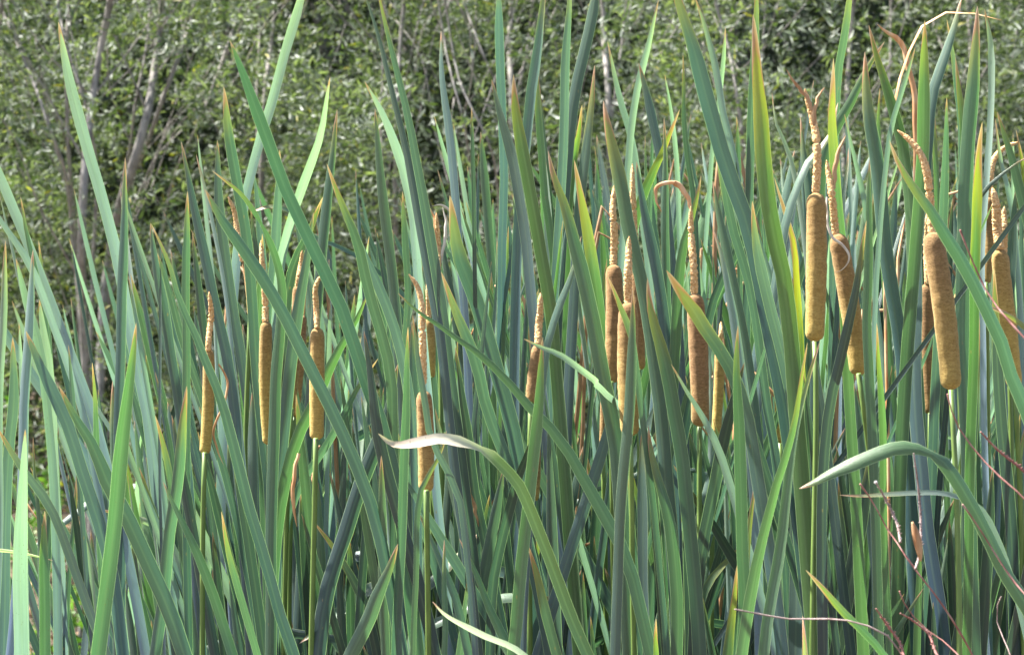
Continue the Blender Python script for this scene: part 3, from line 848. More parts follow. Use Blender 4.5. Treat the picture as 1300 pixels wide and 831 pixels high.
 (2.78,20,'g',[(1243,400),(1238,480),(1233,560),(1229,650),(1226,740),(1222,831)]),
 (2.75,18,'d',[(1262,340),(1265,430),(1270,520),(1278,600),(1285,700),(1290,831)]),
 (2.30,10,'G',[(1023,723),(1048,750),(1070,775),(1095,800),(1125,835),(1140,870)]),
 (2.50,9,'G',[(1019,781),(1022,831),(1024,870)]),
 (2.75,11,'y',[(1113,410),(1114,440),(1117,480),(1120,540),(1122,620)]),
 (2.60,10,'o',[(961,598),(955,640),(948,700),(944,760)]),
 (2.68,18,'d',[(462,420),(472,490),(482,560),(495,610),(510,665),(525,720),(540,775),(553,831)]),
 (2.85,13,'d',[(578,440),(588,510),(595,560),(602,620),(612,665),(620,700),(632,760)]),
 (2.75,14,'d',[(684,530),(672,570),(660,600),(648,640),(635,690),(627,730),(622,831)]),
 (2.55,20,'g',[(505,690),(492,725),(478,755),(465,790),(445,831)]),
 (2.80,14,'d',[(296,560),(304,620),(315,690),(330,780),(335,831)]),
 (2.70,9,'g',[(285,680),(297,720),(312,780),(328,831)]),
 (2.90,13,'g',[(1064,130),(1050,180),(1030,200),(1015,230),(1000,270),(990,330)]),
 (2.95,12,'g',[(1016,148),(1020,190),(1026,230),(1030,290),(1032,350)]),
 (2.95,7,'p',[(980,118),(986,160),(1000,190),(1010,230),(1020,300)]),
 (2.95,8,'p',[(1072,145),(1080,180),(1090,220),(1098,260),(1105,320)]),
 (3.00,9,'G',[(1117,112),(1115,150),(1116,200),(1118,250)]),
 (3.00,8,'y',[(1185,130),(1186,170),(1188,210),(1190,280)]),
 (2.95,8,'d',[(1077,188),(1075,215),(1070,250),(1068,300)]),
 (2.95,9,'Y',[(983,225),(990,250),(998,275),(1008,310),(1012,360)],{'tip':0.9}),
 (2.60,8,'o',[(1245,385),(1258,390),(1280,400),(1300,415),(1330,450),(1350,520)],{'yaw':(0.5,0),'taper':0.05}),
 (3.00,12,'g',[(1180,150),(1176,200),(1170,280),(1168,340)]),
 (3.00,14,'b',[(1290,240),(1285,300),(1280,380),(1278,450),(1270,560)]),
 (2.70,17,'b',[(955,255),(962,320),(975,380),(990,440),(1003,500),(1012,560),(1018,640)]),
 (2.75,14,'p',[(905,290),(915,320),(925,370),(935,430),(945,500)]),
 (2.80,15,'g',[(905,230),(918,300),(930,360),(945,430),(958,520),(966,600)]),
 (3.30,6,'g',[(320,268),(345,262),(362,265),(385,285),(402,303),(418,308)],{'yaw':(0.6,0.6),'taper':0.03}),
]

# flower stalks: distance, spike (x0,y0,x1,y1,w) or None, pollen pts+width, stem pts, olive, colour
K = [
 ('tallest upright seed head, a forked dry bract at its very top', 2.60,
   (1036,245,1034,433,26), ([(1022,113),(1029,138),(1035,165),(1037,200),(1036,246)],11,[0.52]), [(1034,431),(1036,500),(1035,600),(1033,700),(1031,831)], 0.75),
 ('leaning seed head wrapped by a curled dry strip', 2.68,
   (1063,297,1091,476,25), ([(1050,203),(1053,225),(1057,260),(1062,298)],10,[0.5]), [(1090,474),(1098,530),(1106,600),(1112,700),(1118,831)], 0.6),
 ('big seed head crossed by a broad green leaf near the right edge', 2.55,
   (1183,295,1208,494,28), ([(1140,165),(1153,176),(1166,192),(1175,215),(1180,245),(1184,297)],11,[0.62]), [(1207,492),(1210,540),(1214,620),(1217,720),(1218,831)], 0.55),
 ('slanting olive seed head closest to the right edge', 2.75,
   (1268,316,1288,492,22), ([(1260,238),(1264,262),(1267,290),(1269,317)],13,[]), [(1288,490),(1292,560),(1296,650),(1300,831)], 0.85),
 ('dark seed head half hidden left of the big leaf-crossed one', 2.95,
   (1177,360,1182,526,19), ([(1176,270),(1177,310),(1177,361)],9,[]), [(1181,524),(1180,600),(1178,700),(1176,831)], 0.1),
 ('small golden seed head peeping out right of the big leaf-crossed one', 3.3,
   (1216,372,1218,460,12), ([(1219,330),(1217,350),(1216,373)],7,[]), [(1218,458),(1219,560),(1222,700),(1222,831)], 0.9),
 ('brown seed head behind a diagonal leaf, its pollen spike bending over', 2.72,
   (882,373,889,541,24), ([(877,262),(878,300),(880,335),(882,374)],10,[0.3]), [(888,539),(888,620),(888,720),(889,831)], 0.15),
 ('long central seed head with a narrow leaf standing in front of it', 2.62,
   (798,384,800,553,26), ([(799,300),(798,330),(797,355),(798,385)],11,[0.33]), [(800,551),(802,640),(803,740),(805,831)], 0.55),
 ('brown seed head just left of and above the long central one', 2.85,
   (779,336,776,486,22), ([(780,235),(778,262),(780,300),(779,337)],10,[0.45]), [(776,484),(777,600),(778,700),(780,831)], 0.15),
 ('dark seed head almost hidden directly behind the long central one', 3.0,
   (809,322,811,470,18), ([(803,208),(803,240),(805,280),(808,323)],9,[0.5]), [(811,468),(812,600),(814,720),(815,831)], 0.1),
 ('dark seed head behind the short pale slanting leaf at centre', 2.78,
   (684,437,674,512,17), ([(686,372),(686,395),(684,415),(683,438)],10,[0.4]), [(674,510),(672,600),(672,700),(673,831)], 0.1),
 ('low seed head glimpsed behind the bright upright leaf at centre', 2.9,
   (678,560,676,636,18), ([(682,500),(680,530),(678,561)],8,[]), [(676,634),(677,700),(678,831)], 0.45),
 ('seed head whose slim foot shows lower left of the long central one', 3.0,
   (768,480,765,577,11), ([(769,420),(768,450),(768,481)],7,[]), [(765,575),(767,640),(769,740),(770,831)], 0.3),
 ('seed head cut across by the pale drooping leaf left of centre', 2.62,
   (538,496,541,624,21), ([(519,348),(529,362),(535,385),(536,410),(537,440),(537,488)],10,[0.52]), [(541,622),(542,680),(543,740),(544,831)], 0.45),
 ('short yellow seed head behind the two-part pollen spike left of centre', 3.05,
   (544,405,546,480,14), ([(543,340),(544,370),(544,406)],7,[]), [(546,478),(548,600),(550,720),(550,831)], 0.9),
 ('golden seed head behind two crossing leaves, left of the hooked one', 2.80,
   (338,408,341,564,16), ([(331,305),(334,340),(336,370),(337,409)],9,[0.8]), [(341,562),(343,640),(344,730),(345,831)], 0.8),
 ('golden seed head whose pollen spike hooks over to the right', 2.72,
   (403,416,402,558,19), ([(413,354),(407,353),(402,362),(401,385),(403,417)],8,[]), [(401,556),(400,620),(398,700),(395,831)], 0.95),
 ('leftmost seed head, golden with a straight thin pollen spike', 2.85,
   (265,444,260,576,15), ([(266,370),(268,395),(266,420),(265,445)],8,[]), [(260,574),(258,640),(257,730),(257,831)], 0.85),
 ('slim orange seed head midway between the two golden ones on the left', 3.0,
   (378,362,370,520,13), ([(384,318),(381,340),(378,363)],7,[]), [(370,518),(366,600),(363,700),(360,831)], 0.3),
 ('slim orange seed head close beside the hooked golden one', 3.05,
   (384,400,374,528,12), ([(390,330),(387,365),(384,401)],6,[]), [(374,526),(371,600),(368,700),(367,831)], 0.4),
 ('small thin seed head low beside the one with the bending pollen spike', 2.95,
   (914,438,909,552,13), ([(916,408),(915,422),(914,439)],6,[]), [(909,550),(906,610),(904,700),(903,831)], 1.0),
 ('small distant seed head tangled in curled dry bracts', 3.5,
   (936,352,938,410,11), ([(934,325),(935,338),(936,353)],6,[]), [(938,408),(940,520),(942,700),(943,831)], 0.1),
 ('thin olive seed head low down left of the tallest one', 3.1,
   (990,475,990,562,10), ([(991,430),(990,450),(990,476)],6,[]), [(990,560),(991,650),(992,831)], 0.95),
 ('thin dry seed head topped by twisted pale bracts', 3.1,
   (557,345,558,400,8), ([(554,270),(556,300),(557,325),(557,346)],7,[]), [(558,398),(560,520),(562,700),(562,831)], 0.3),
 ('bare tan pollen spike curving up behind leaves at the upper left', 3.05,
   (311,331,318,400,9), ([(290,250),(296,264),(301,290),(309,332)],8,[]), [(318,398),(312,560),(315,700),(316,831)], 0.5),
 ('small pollen spike bent to the right near the right edge', 3.0,
   (1256,250,1252,360,13), ([(1294,180),(1275,188),(1262,202),(1257,225),(1256,251)],8,[]), [(1252,358),(1254,500),(1256,700),(1258,831)], 0.3),
 ('golden pollen spike just right of the olive one', 2.9,
   (1275,322,1280,430,14), ([(1276,262),(1274,290),(1275,323)],10,[]), [(1280,428),(1284,560),(1286,700),(1288,831)], 0.8),
 ('tiny amber seed head tip just below the pale drooping leaf', 3.1,
   (492,560,491,622,7), ([(493,520),(492,540),(492,561)],4,[]), [(491,620),(492,700),(493,831)], 0.8),
]

plants = []      # dicts: x (base), y, items


def base_guess(pts, d):
    a, b = at(*pts[-2][:2], d), at(*pts[-1][:2], d)
    dr = b - a
    sl = dr.x / max(0.05, -dr.z) if dr.z < -0.01 else 0.3 * (1 if dr.x > 0 else -1)
    sl = max(-0.6, min(0.6, sl))
    return b.x + sl * 0.32 * b.z


for lab, d, sp, pol, stem, ol in K:
    plants.append(dict(x=base_guess(stem, d), y=d + 0.02, head=(d, sp, pol, stem, ol), leaves=[], label=lab))

rest = []
for e in T:
    d, w, k, pts = e[:4]
    rest.append((base_guess(pts, d), e))
rest.sort(key=lambda q: q[1][0])
for bx, e in rest:
    best, bd = None, 1e9
    for p in plants:
        if len(p['leaves']) >= 7: continue
        dx, dy = abs(p['x'] - bx), abs(p['y'] - e[0])
        if dx < 0.14 and dy < 0.26:
            s = dx + dy * 0.5
            if s < bd: best, bd = p, s
    if best is None:
        best = dict(x=bx, y=e[0], head=None, leaves=[], label=None)
        plants.append(best)
    best['leaves'].append(e)

LEAFN = [0]


def add_leaf(root, ctrl, w, kind, o=None, seed=0, n=26):
    o = o or {}
    r = random.Random(seed * 7.13 + 3)
    yaw0 = r.uniform(-0.75, 0.75); yaw1 = yaw0 + r.uniform(-0.5, 0.5)
    if 'yaw' in o: yaw0, yaw1 = o['yaw']
    comp = math.cos(min(0.55, abs(yaw0 + yaw1) / 2))
    w *= 0.90
    if ctrl[0].x > 0 and kind in 'gGyb' and n > 30: o = dict(o, tipk=1.2)
    taper = o.get('taper', 0.045 + w * 3.2 + r.uniform(-0.02, 0.05))
    me = leaf_mesh(ctrl, w / comp, taper, yaw0, yaw1, n, curl=r.choice((1, 1, -0.6)) * r.uniform(0.08, 0.22), warp=1.5, fold=o.get('fold'))
    ob = link('leaf', me, M['leaf_bleached_end'] if o.get('bleach') else M['leaf'], root)
    ob.location = -root.location
    c, tip = KIND[kind]
    if 'tint' in o: c = o['tint']
    tip = o.get('tip', tip * r.uniform(0.5, 1.5) * o.get('tipk', 1))
    j = r.uniform(0.85, 1.18)
    ob.color = (c[0] * j * r.uniform(0.93, 1.07), c[1] * j, c[2] * j * r.uniform(0.9, 1.1), tip)
    LEAFN[0] += 1
    return ob


def ctrl_points(pts, d, base, seed):
    """traced points, then a smooth run below the frame to the plant's foot"""
    r = random.Random(seed)
    n = len(pts)
    lean = r.uniform(-0.10, 0.06)
    P = []
    for i, q_ in enumerate(pts):
        x, y = q_[:2]
        dd = d + lean * (1 - i / (n - 1)) * 0.6 + (q_[2] if len(q_) > 2 else 0)
        P.append(at(x, y, dd))
    last = P[-1]
    dr = (P[-1] - P[-2]).normalized()
    hgt = last.z
    foot = Vector((base.x + r.uniform(-.018, .018), base.y + r.uniform(-.02, .02), 0.0))
    m1 = last + dr * hgt * 0.28
    m2 = foot + Vector(((last.x - foot.x) * 0.12, (last.y - foot.y) * 0.15, hgt * 0.36))
    # Bezier from last to foot
    for t in (0.25, 0.5, 0.75, 1.0):
        a = (1 - t)
        P.append(last * a ** 3 + m1 * (3 * a * a * t) + m2 * (3 * a * t * t) + foot * t ** 3)
    return P


def add_head(root, base, head, seed):
    d, sp, pol, stem, ol = head
    r = random.Random(seed)
    px = d / F
    # stem
    P = ctrl_points(stem, d, base, seed)
    pts, L = catmull(P, 34)
    # sheath nodes: slight swelling
    n = len(pts)
    rads = [(0.0030 + 0.0016 * (i / n)) * (1 + (0.22 if i in (9, 16, 23) else 0)) for i in range(n)]
    v, f, uv = tube(pts, rads, 10)
    so = link('stem', mesh('stem', v, f), M['stem'], root); so.location = -root.location
    # dry sheath collars around the stem
    for i0 in (8,):
        seg = [pts[i0] + (pts[i0 + 1] - pts[i0]) * t for t in (0, 0.33, 0.66, 1.0, 1.4)]
        v, f, uv = tube(seg, [0.0035, 0.0046, 0.0049, 0.0048, 0.0044], 10)
        sh = link('sheath', mesh('sheath', v, f), M['sheath'] if r.random() < 0.5 else M['stem'], root); sh.location = -root.location
    # brown female spike
    x0, y0, x1, y1, w = sp
    a, b = at(x0, y0, d), at(x1, y1, d)
    axis = b - a
    m = 54
    bend = Vector((r.uniform(-1, 1), r.uniform(-1, 1), 0)) * 0.0025
    cp = [a + axis * (i / m) + bend * math.sin(math.pi * i / m) for i in range(m + 1)]
    R0 = w * px / 2
    rads = []
    Ls = axis.length
    for i in range(m + 1):
        s = i / m * Ls
        e1 = min(1, s / (R0 * 1.3)); e2 = min(1, (Ls - s) / (R0 * 0.9))
        q = math.sqrt(max(0.0, 1 - (1 - e1) ** 2)) * math.sqrt(max(0.0, 1 - (1 - e2) ** 2))
        body = 0.94 + 0.08 * math.sin(math.pi * min(1, s / Ls * 1.15)) + 0.03 * noise.noise(Vector((s * 40, seed, 0)))
        rads.append(max(0.0012, R0 * (0.30 + 0.70 * q) * body if q > 0 else R0 * 0.3))
    v, f, uv = tube(cp, rads, 28)
    U = [(q[0], q[1] / Ls) for q in uv]
    vv = []
    for p in v:
        t = (p - a).dot(axis) / axis.length_squared
        c = a + axis * t
        o_ = (p - c)
        k = 1 + 0.045 * noise.noise(p * 110 + Vector((seed, 0, 0))) + 0.03 * noise.noise(p * 420)
        vv.append(c + o_ * k)
    s_ = link('seed_head', mesh('seed_head', vv, f, True, U), M['spike'], root); s_.location = -root.location
    g = r.uniform(0.92, 1.08)
    s_.color = (g, g * r.uniform(0.95, 1.02), g * r.uniform(0.9, 1.0), ol)
    # male (pollen) spike: crumbly cylinder, sometimes in two pieces
    pp, pw, gaps = pol
    PN = 130
    cpts, PL = catmull([at(x, y, d) for x, y in pp], PN)
    for j, q in enumerate(cpts): q.y += 0.004 * math.sin(j * 0.055 + seed)
    rr = []
    for i in range(PN + 1):
        t = i / PN
        q = min(1, t / 0.10) ** 0.5
        rad = pw * 0.9 * px / 2 * (0.55 + 0.45 * min(1, t * 2.2)) * max(0.22, q) * (1 + 0.16 * noise.noise(Vector((t * 26, seed, 3))))
        for gp in gaps:
            if abs(t - gp) < 0.012: rad *= 0.62
        if t > 0.985: rad *= 0.8
        rr.append(rad)
    v, f, uv = tube(cpts, rr, 22)
    v2 = []
    for i in range(PN + 1):
        c = cpts[i]
        for k_ in range(22):
            p = v[i * 22 + k_]
            k = 1 + 0.10 * noise.noise(p * 400) + 0.30 * noise.noise(p * 1300)
            v2.append(c + (p - c) * k)
    po = link('pollen_spike', mesh('pollen_spike', v2, f), M['pollen'], root); po.location = -root.location
    return po


for i, p in enumerate(plants):
    r = empty('cattail', (p['x'], p['y'], 0.0))
    p['root'] = r
    for j, e in enumerate(p['leaves']):
        d, w, k, pts = e[:4]
        o = e[4] if len(e) > 4 else {}
        sd = int(pts[0][0] * 31 + pts[0][1] * 17) & 0xffff
        add_leaf(r, ctrl_points(pts, d, r.location, sd), w * d / F, k, o, sd, n=80 if 'fold' in o or 'yaw' in o else 40)
    if p['head']:
        add_head(r, r.location, p['head'], i)
        # a couple of low leaves of its own, close about the stalk
        for q in range(max(0, 3 - len(p['leaves']))):
            h = rnd.uniform(1.25, 1.7)
            an = rnd.uniform(-0.22, 0.22)
            tip = Vector((p['x'] + an * h, p['y'] + rnd.uniform(0.0, 0.3), h))
            base = Vector((p['x'], p['y'], 0))
            C3 = [tip, tip.lerp(base, 0.3) + Vector((-an * 0.12, 0, 0.02)), tip.lerp(base, 0.65) + Vector((-an * 0.15, 0, 0.02)), base]
            add_leaf(r, C3, rnd.uniform(0.012, 0.017), rnd.choice('gbd'), None, rnd.randint(0, 9999), 22)


# ------------------------------------------------------------------ the bed behind and below, made plant by plant
def filler(x, y, hmin, hmax, nl, wmul=1.0, pale=9, low=False):
    r = empty('cattail', (x, y, 0.0))
    for k in range(nl + 2):
        h = rnd.uniform(hmin, hmax)
        an = rnd.gauss(0, 0.155)
        fy = rnd.gauss(0, 0.07)
        bow = rnd.uniform(-0.03, 0.03)
        foot = Vector((x + rnd.uniform(-.03, .03), y + rnd.uniform(-.03, .03), 0))
        tip = foot + Vector((an * h, fy * h, h))
        if rnd.random() < 0.03:       # a blade that has folded over
            kz = rnd.uniform(0.75, 0.88)
            sg = rnd.choice((-1, 1))
            C3 = [foot + Vector((sg * 0.30, fy, h * kz - 0.10)), foot + Vector((sg * 0.17, fy, h * kz - 0.01)), foot + Vector((sg * 0.05, fy, h * kz)), foot + Vector((0, fy * .7, h * 0.5)), foot]
        else:
            C3 = [tip, foot + Vector((an * h * 0.62 - bow, fy * h * 0.6, h * 0.72)), foot + Vector((an * h * 0.28 - bow * .8, fy * h * .3, h * 0.4)), foot]
        kind = rnd.choices('gbGydpo', (20, 38, 9, 3, 24, pale, 5) if not low else (18, 34, 3, 1, 40, 1, 3))[0]  # low plants get more dark blades: shade at the foot put into leaf colour
        add_leaf(r, C3, rnd.uniform(0.0098, 0.0160) * wmul, kind, {'tipk': 0.6}, rnd.randint(0, 99999), 18)
    if y > 3.1 and rnd.random() < 0.4:       # a dead blade hanging in the clump
        h = rnd.uniform(0.75, 0.97) * hmax; sg = rnd.choice((-1, 1)); a = rnd.uniform(0.03, 0.12)
        foot = Vector((x, y, 0))
        C3 = [foot + Vector((sg * (a + 0.05), -0.03, h - rnd.uniform(0.05, 0.2))), foot + Vector((sg * a, -0.02, h)), foot + Vector((sg * a * 0.4, 0, h * 0.8)), foot]
        me = leaf_mesh(C3, rnd.uniform(0.004, 0.007), 0.05, rnd.uniform(-1, 1), rnd.uniform(-1, 1), 30, 0.3)
        ob = link('leaf', me, M[rnd.choice(('dry', 'sheath', 'sheath'))], r); ob.location = -r.location
    return r


FILL = []
MARK = [(-60, 'left edge of the bed'), (75, 'tall pale leaf leaning left'), (158, 'upright leaf with the needle tip'), (262, 'leftmost seed head'),
        (340, 'golden leaf-crossed seed head'), (402, 'hooked golden seed head'), (505, 'two tall parallel leaves'), (540, 'pale drooping leaf'),
        (636, 'tall straight bluish leaf'), (680, 'seed head by the short slanting leaf'), (735, 'pair of tall central leaves'), (779, 'upper central seed head'),
        (800, 'long central seed head'), (885, 'seed head with the bending spike'), (938, 'bright upright leaf without twist'), (985, 'yellow-tipped broad leaf'),
        (1035, 'tallest upright seed head'), (1080, 'strip-wrapped leaning seed head'), (1104, 'slim bright leaf with orange tip'), (1150, 'rusty folded leaf'),
        (1198, 'big leaf-crossed seed head'), (1226, 'broad upright leaf by the edge'), (1282, 'olive seed head by the edge'), (1380, 'right edge of the bed')]
USED = set()


def near_label(prefix, px):
    for dist in (60, 90, 130, 180, 240):
        c = sorted((abs(px - m), m, nm) for m, nm in MARK)
        for dd, m, nm in c[:8]:
            if dd > dist: continue
            rel = 'just left of' if px < m - 12 else 'just right of' if px > m + 12 else 'in line with'
            lb = '%s %s the %s' % (prefix, rel, nm)
            if lb not in USED:
                USED.add(lb)
                return lb
    return '%s %s the %s' % (prefix, rel, nm)


FRONT = {(1023, 723): 'small front cattail with one slim white-tipped leaf slanting up from the bottom right',
         (1015, 620): 'foremost cattail with the pale arching leaf at the lower right',
         (173, 410): 'foremost cattail with bright broad leaves at the lower left',
         (1245, 385): 'cattail with one small brown-edged leaf reaching in at the right edge',
         (67, 711): 'cattail with pale narrow upright leaves at the very left edge',
         (42, 554): 'cattail with pale leaves spreading behind the left edge ones',
         (143, 483): 'thin cattail with needle leaves in the gap at the lower left',
         (1083, -40): 'cattail with the tall leaf cut by the top edge behind the orange-tipped one'}
GRP = 'leafy cattails filling the back of the bed'
def bed(n, x0, x1, y0, y1, hmin, hmax, nl, lab, grp, pale=9, wmul=1.0, low=False):   # lab: how its label begins
    for i in range(n):
        px = x0 + (x1 - x0) * (i + rnd.uniform(0.1, 0.9)) / n
        y = rnd.uniform(y0, y1)
        r = filler((px - 650) / F * y, y, hmin, hmax, nl, wmul, pale, low)
        tag(r, near_label(lab, px), 'cattail', grp)
        FILL.append(r)


bed(34, 620, 1360, 3.2, 3.9, 1.40, 1.90, 7, 'middle-row leafy cattail', 'leafy cattails in the right-hand middle of the bed', 18)
bed(26, 620, 1380, 3.9, 5.0, 1.6, 2.0, 6, 'back-row leafy cattail', 'leafy cattails at the right-hand back of the bed', 30)
bed(18, 290, 650, 3.2, 4.0, 1.35, 1.80, 7, 'middle-row leafy cattail', 'leafy cattails left of centre in the bed')
bed(8, -60, 320, 3.15, 3.6, 1.15, 1.62, 5, 'thin leafy cattail', 'leafy cattails in the thin growth on the left')
bed(64, 290, 1360, 2.8, 3.4, 1.15, 1.60, 7, 'short low leafy cattail', 'short leafy cattails at the foot of the bed', 1, 1.0, True)
bed(30, 240, 1320, 2.95, 3.4, 1.40, 1.92, 4, 'slender thin-leaved cattail', 'slender cattails scattered through the front rows', 22, 0.5)
bed(14, 760, 1340, 3.3, 4.6, 1.75, 2.02, 5, 'narrow pale-leaved cattail', 'narrow pale-leaved cattails at the back right', 70, 0.55)
bed(6, 300, 640, 3.3, 4.0, 1.55, 1.85, 4, 'narrow pale-leaved cattail', 'narrow pale-leaved cattails left of centre', 60, 0.55)



# ------------------------------------------------------------------ dry bits, bracts and strips
def ribbon(name, pts, d, w, mat, parent, twist=0.6, n=30, dw=None):
    P = [at(x, y, d + (z[0] if z else 0)) for x, y, *z in pts]
    me = leaf_mesh(P, w * d / F, 0.03, -twist, twist, n, 0.3)
    # taper the far end as well
    o = link(name, me, mat, parent)
    if parent is not None: o.location = -parent.location
    return o


def head_root(word):
    for p in plants:
        if p['label'] and word in p['label']: return p['root']


r = head_root('tallest upright seed head, a')
ribbon('bract', [(998,88),(1006,102),(1016,114),(1024,122),(1030,140)], 2.60, 5, M['sheath'], r)
ribbon('bract', [(1047,111),(1040,122),(1034,138),(1033,160)], 2.60, 6, M['sheath'], r)
r = head_root('wrapped by a curled')
ribbon('bract', [(1058,346),(1066,344),(1075,336),(1077,326),(1070,312),(1058,302),(1051,285),(1050,250)], 2.645, 3.5, M['bleached'], r, 1.2)
ribbon('bract', [(1074,172),(1067,185),(1062,205),(1058,240)], 2.68, 6, M['sheath'], r)
r = head_root('brown seed head behind a diagonal')
ribbon('bract', [(840,270),(832,250),(834,238),(846,232),(860,233),(870,245),(876,262)], 2.74, 5, M['dry'], r)
ribbon('bract', [(878,275),(874,255),(866,240),(855,232)], 2.73, 7, M['dry'], r)
r = head_root('topped by twisted')
ribbon('bract', [(548,262),(558,260),(572,268),(577,285),(570,300)], 3.08, 4, M['bleached'], r)
ribbon('bract', [(546,264),(552,280),(553,300),(556,330)], 3.1, 5, M['dry'], r)
ribbon('bract', [(562,262),(566,285),(562,320),(557,345)], 3.1, 4, M['bleached'], r)
r = head_root('tangled in curled')
ribbon('bract', [(924,380),(922,355),(930,343),(942,345),(946,362),(940,385)], 3.45, 5, M['dry'], r)
ribbon('bract', [(930,400),(935,370),(944,350),(950,352)], 3.45, 4, M['bleached'], r)
r = head_root('hooks over')
ribbon('leaf', [(377,668),(372,640),(374,600),(380,575)], 2.74, 5, M['dry'], r)
r = head_root('cut across')
ribbon('leaf', [(608,668),(604,650),(596,625),(593,610)], 2.8, 6, M['sheath'], r)
r = head_root('leftmost seed head')
ribbon('leaf', [(284,590),(275,570),(272,545),(280,520),(288,500),(284,470),(278,462)], 2.86, 3, M['dry'], r)

# ------------------------------------------------------------------ the long rusty bent leaves at the upper right
def dry_leaf(label, pts, d, w, mat, twist=0.8):
    """whole withered plant blade reaching down to the mud; its plant is a thing of its own"""
    bx = at(*pts[-1][:2], d)
    r = empty('withered_cattail', (bx.x, d, 0))
    tag(r, label, 'cattail')
    P = [at(x, y, d) for x, y in pts] + [Vector((bx.x, d, bx.z * 0.5)), Vector((bx.x, d, 0))]
    me = leaf_mesh(P, w * d / F, 0.06, -twist, twist * 0.3, 60, 0.3)
    o = link('leaf', me, mat, r); o.location = -r.location
    return r


r = dry_leaf('withered cattail whose rusty orange leaf folds over to the right at the top right', [(1272,26),(1255,21),(1230,17),(1205,16),(1188,19),(1176,27),(1163,48),(1152,72),(1143,98),(1137,125),(1131,160),(1125,220),(1122,300),(1125,420)], 2.95, 5.5, M['dry'], 1.3)
ob = ribbon('leaf', [(1114,31),(1124,40),(1138,48),(1147,60),(1152,80),(1157,100),(1161,130),(1163,200),(1160,300)], 2.97, 7, M['dry'], r)


# ------------------------------------------------------------------ red and grey weed stalks in the foreground at the lower right
def weed(label, d, branches):
    x0 = at(*branches[0][1][-1], d).x
    r = empty('weed_stalk', (x0, d, 0)); tag(r, label, 'weed stalk', 'dead weed stalks at the lower right')
    for bi, (w, pts, mk) in enumerate(branches):
        P = [at(x, y, d - 0.03 * bi + 0.02 * math.sin(i)) for i, (x, y) in enumerate(pts)]
        if bi == 0:
            P += [Vector((x0, d, P[-1].z * 0.5)), Vector((x0, d, 0))]
        nseg = 80
        c, L = catmull(P, nseg)
        rad = [w * 0.66 * d / F / 2 * (0.55 + 0.6 * min(1, 2.4 * i / nseg)) * (1 + (0.35 if i % 5 == 0 else 0) * rnd.uniform(0.4, 1)) for i in range(nseg + 1)]
        v, f, uv = tube(c, rad, 7)
        # small buds
        V, Fc = list(v), list(f)
        for i in range(2, nseg - 8, 2):
            if bi == 0 and i > 46: break
            a = rnd.uniform(0, 6.28)
            dr = Vector((math.cos(a), math.sin(a), 0.5)).normalized()
            q = [c[i], c[i] + dr * rad[i] * 1.4, c[i] + dr * rad[i] * rnd.uniform(1.9, 3.0)]
            bv, bf, _ = tube(q, [rad[i] * 0.6, rad[i] * 0.55, rad[i] * 0.12], 5)
            off = len(V); V += bv; Fc += [tuple(x + off for x in t_) for t_ in bf]
        o = link('stem' if bi == 0 else 'branch', mesh('stalk', V, Fc), M[mk], r); o.location = -r.location
    return r


w1 = weed('dark red weed stalk with a rusty pod, rising left across the arching leaf', 2.25, [
  (5, [(1092,614),(1110,640),(1127,672),(1140,690),(1160,720),(1180,745),(1205,780),(1235,831)], 'twig'),
  (4, [(1160,575),(1166,620),(1169,660),(1168,700),(1162,722)], 'greytwig'),
  (4, [(1112,612),(1125,635),(1138,662),(1143,688)], 'greytwig')])
w2 = weed('pale grey weed stalk bending far to the left along the bottom', 2.15, [
  (5, [(933,773),(960,778),(1000,785),(1050,785),(1090,790),(1125,805),(1150,840)], 'greytwig'),
  (4, [(1112,772),(1128,795),(1142,815),(1150,840)], 'twig')])
w3 = weed('red weed stalk slanting down to the right edge in front of the olive seed head', 2.2, [
  (6, [(1219,292),(1232,325),(1250,365),(1270,395),(1300,428),(1340,480),(1380,600)], 'twig')])
w4 = weed('long thin reddish weed stalk crossing the big upright leaf by the right edge', 2.2, [
  (5, [(1203,500),(1213,535),(1235,568),(1262,598),(1300,632),(1350,700),(1370,800)], 'twig'),
  (5, [(1245,548),(1268,572),(1300,598),(1330,640),(1350,700)], 'twig')])
w5 = weed('grey-red weed stalk crossing the arching leaf at the lower right', 2.15, [
  (5, [(1222,640),(1240,665),(1262,700),(1285,735),(1310,765),(1340,831)], 'twig')])
w6 = weed('forked red weed stalk at the bottom right with a pale bud', 2.2, [
  (4, [(1142,750),(1152,772),(1172,795),(1200,815),(1225,840)], 'twig'),
  (4, [(1143,778),(1160,788),(1178,803),(1190,831),(1215,850)], 'twig')])
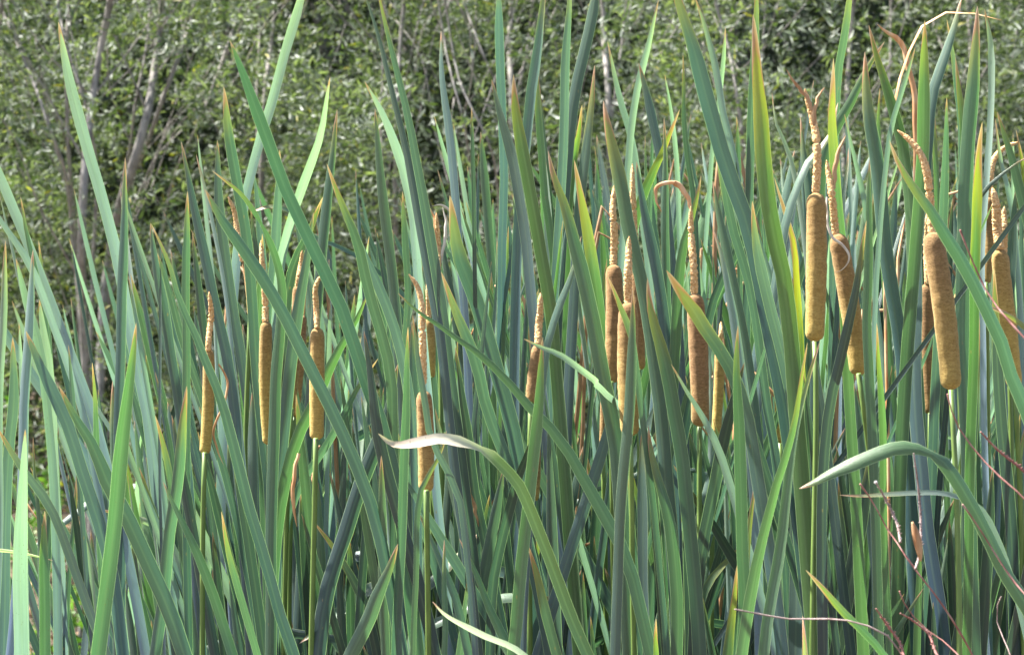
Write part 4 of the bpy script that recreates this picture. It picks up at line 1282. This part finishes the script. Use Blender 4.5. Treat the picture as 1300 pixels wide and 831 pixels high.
w7 = weed('short curled dry stalk in the bottom right corner', 2.3, [
  (4, [(1271,757),(1266,770),(1266,790),(1275,812),(1283,831)], 'greytwig')])


def pod(root, pts, d, w, mat, name='pod'):
    c, L = catmull([at(x, y, d) for x, y in pts], 20)
    rad = [max(0.0004, w * d / F / 2 * math.sin(math.pi * min(1, 0.04 + i / 20 * 0.94)) ** 0.7) for i in range(21)]
    v, f, uv = tube(c, rad, 10)
    o = link(name, mesh(name, v, f), mat, root); o.location = -root.location
    return o


pod(w1, [(1158,662),(1162,675),(1166,692),(1169,712)], 2.2, 11, M['sheath'])

# tiny seed fluff caught on leaves
def fluff(px, py, d, r0, label):
    me = bpy.data.meshes.new('seed_fluff')
    bm = bmesh.new()
    bmesh.ops.create_icosphere(bm, subdivisions=3, radius=r0)
    for v in bm.verts:
        v.co *= 1 + 0.5 * noise.noise(v.co * (3 / r0))
        v.co.y *= 0.6
    bm.to_mesh(me); bm.free()
    o = link('seed_fluff', me, M['fluff'])
    o.location = at(px, py, d)
    tag(o, label, 'fluff')


fluff(874, 702, 2.70, 0.0024, 'white tuft of seed fluff stuck on a dark leaf at the lower centre')
fluff(1112, 612, 2.2, 0.0014, 'grey tuft of fluff caught at the tip of a weed stalk')
fluff(1143, 683, 2.2, 0.0014, 'grey tuft of fluff caught in the fork of the red weed stalk')

# ------------------------------------------------------------------ labels of the traced plants
seen = {}
for p in plants:
    r = p['root']
    px = [q[0] for e in p['leaves'] for q in e[3][:1]]
    if p['label']:
        tag(r, ('cattail bearing the ' if not p['label'].startswith('bare') else 'cattail with a ') + p['label'], 'cattail', 'cattails with seed heads')
    else:
        t0 = tuple(p['leaves'][0][3][0][:2])
        allt = {tuple(e[3][0][:2]) for e in p['leaves']}
        for key, lb in FRONT.items():
            if key in allt:
                tag(r, lb, 'cattail', 'front cattails without seed heads'); break
        else:
            tag(r, near_label('front leafy cattail', p['x'] / p['y'] * F + 650), 'cattail', 'front cattails without seed heads')
print('plants', len(plants), 'fill', len(FILL), 'leaves', LEAFN[0])
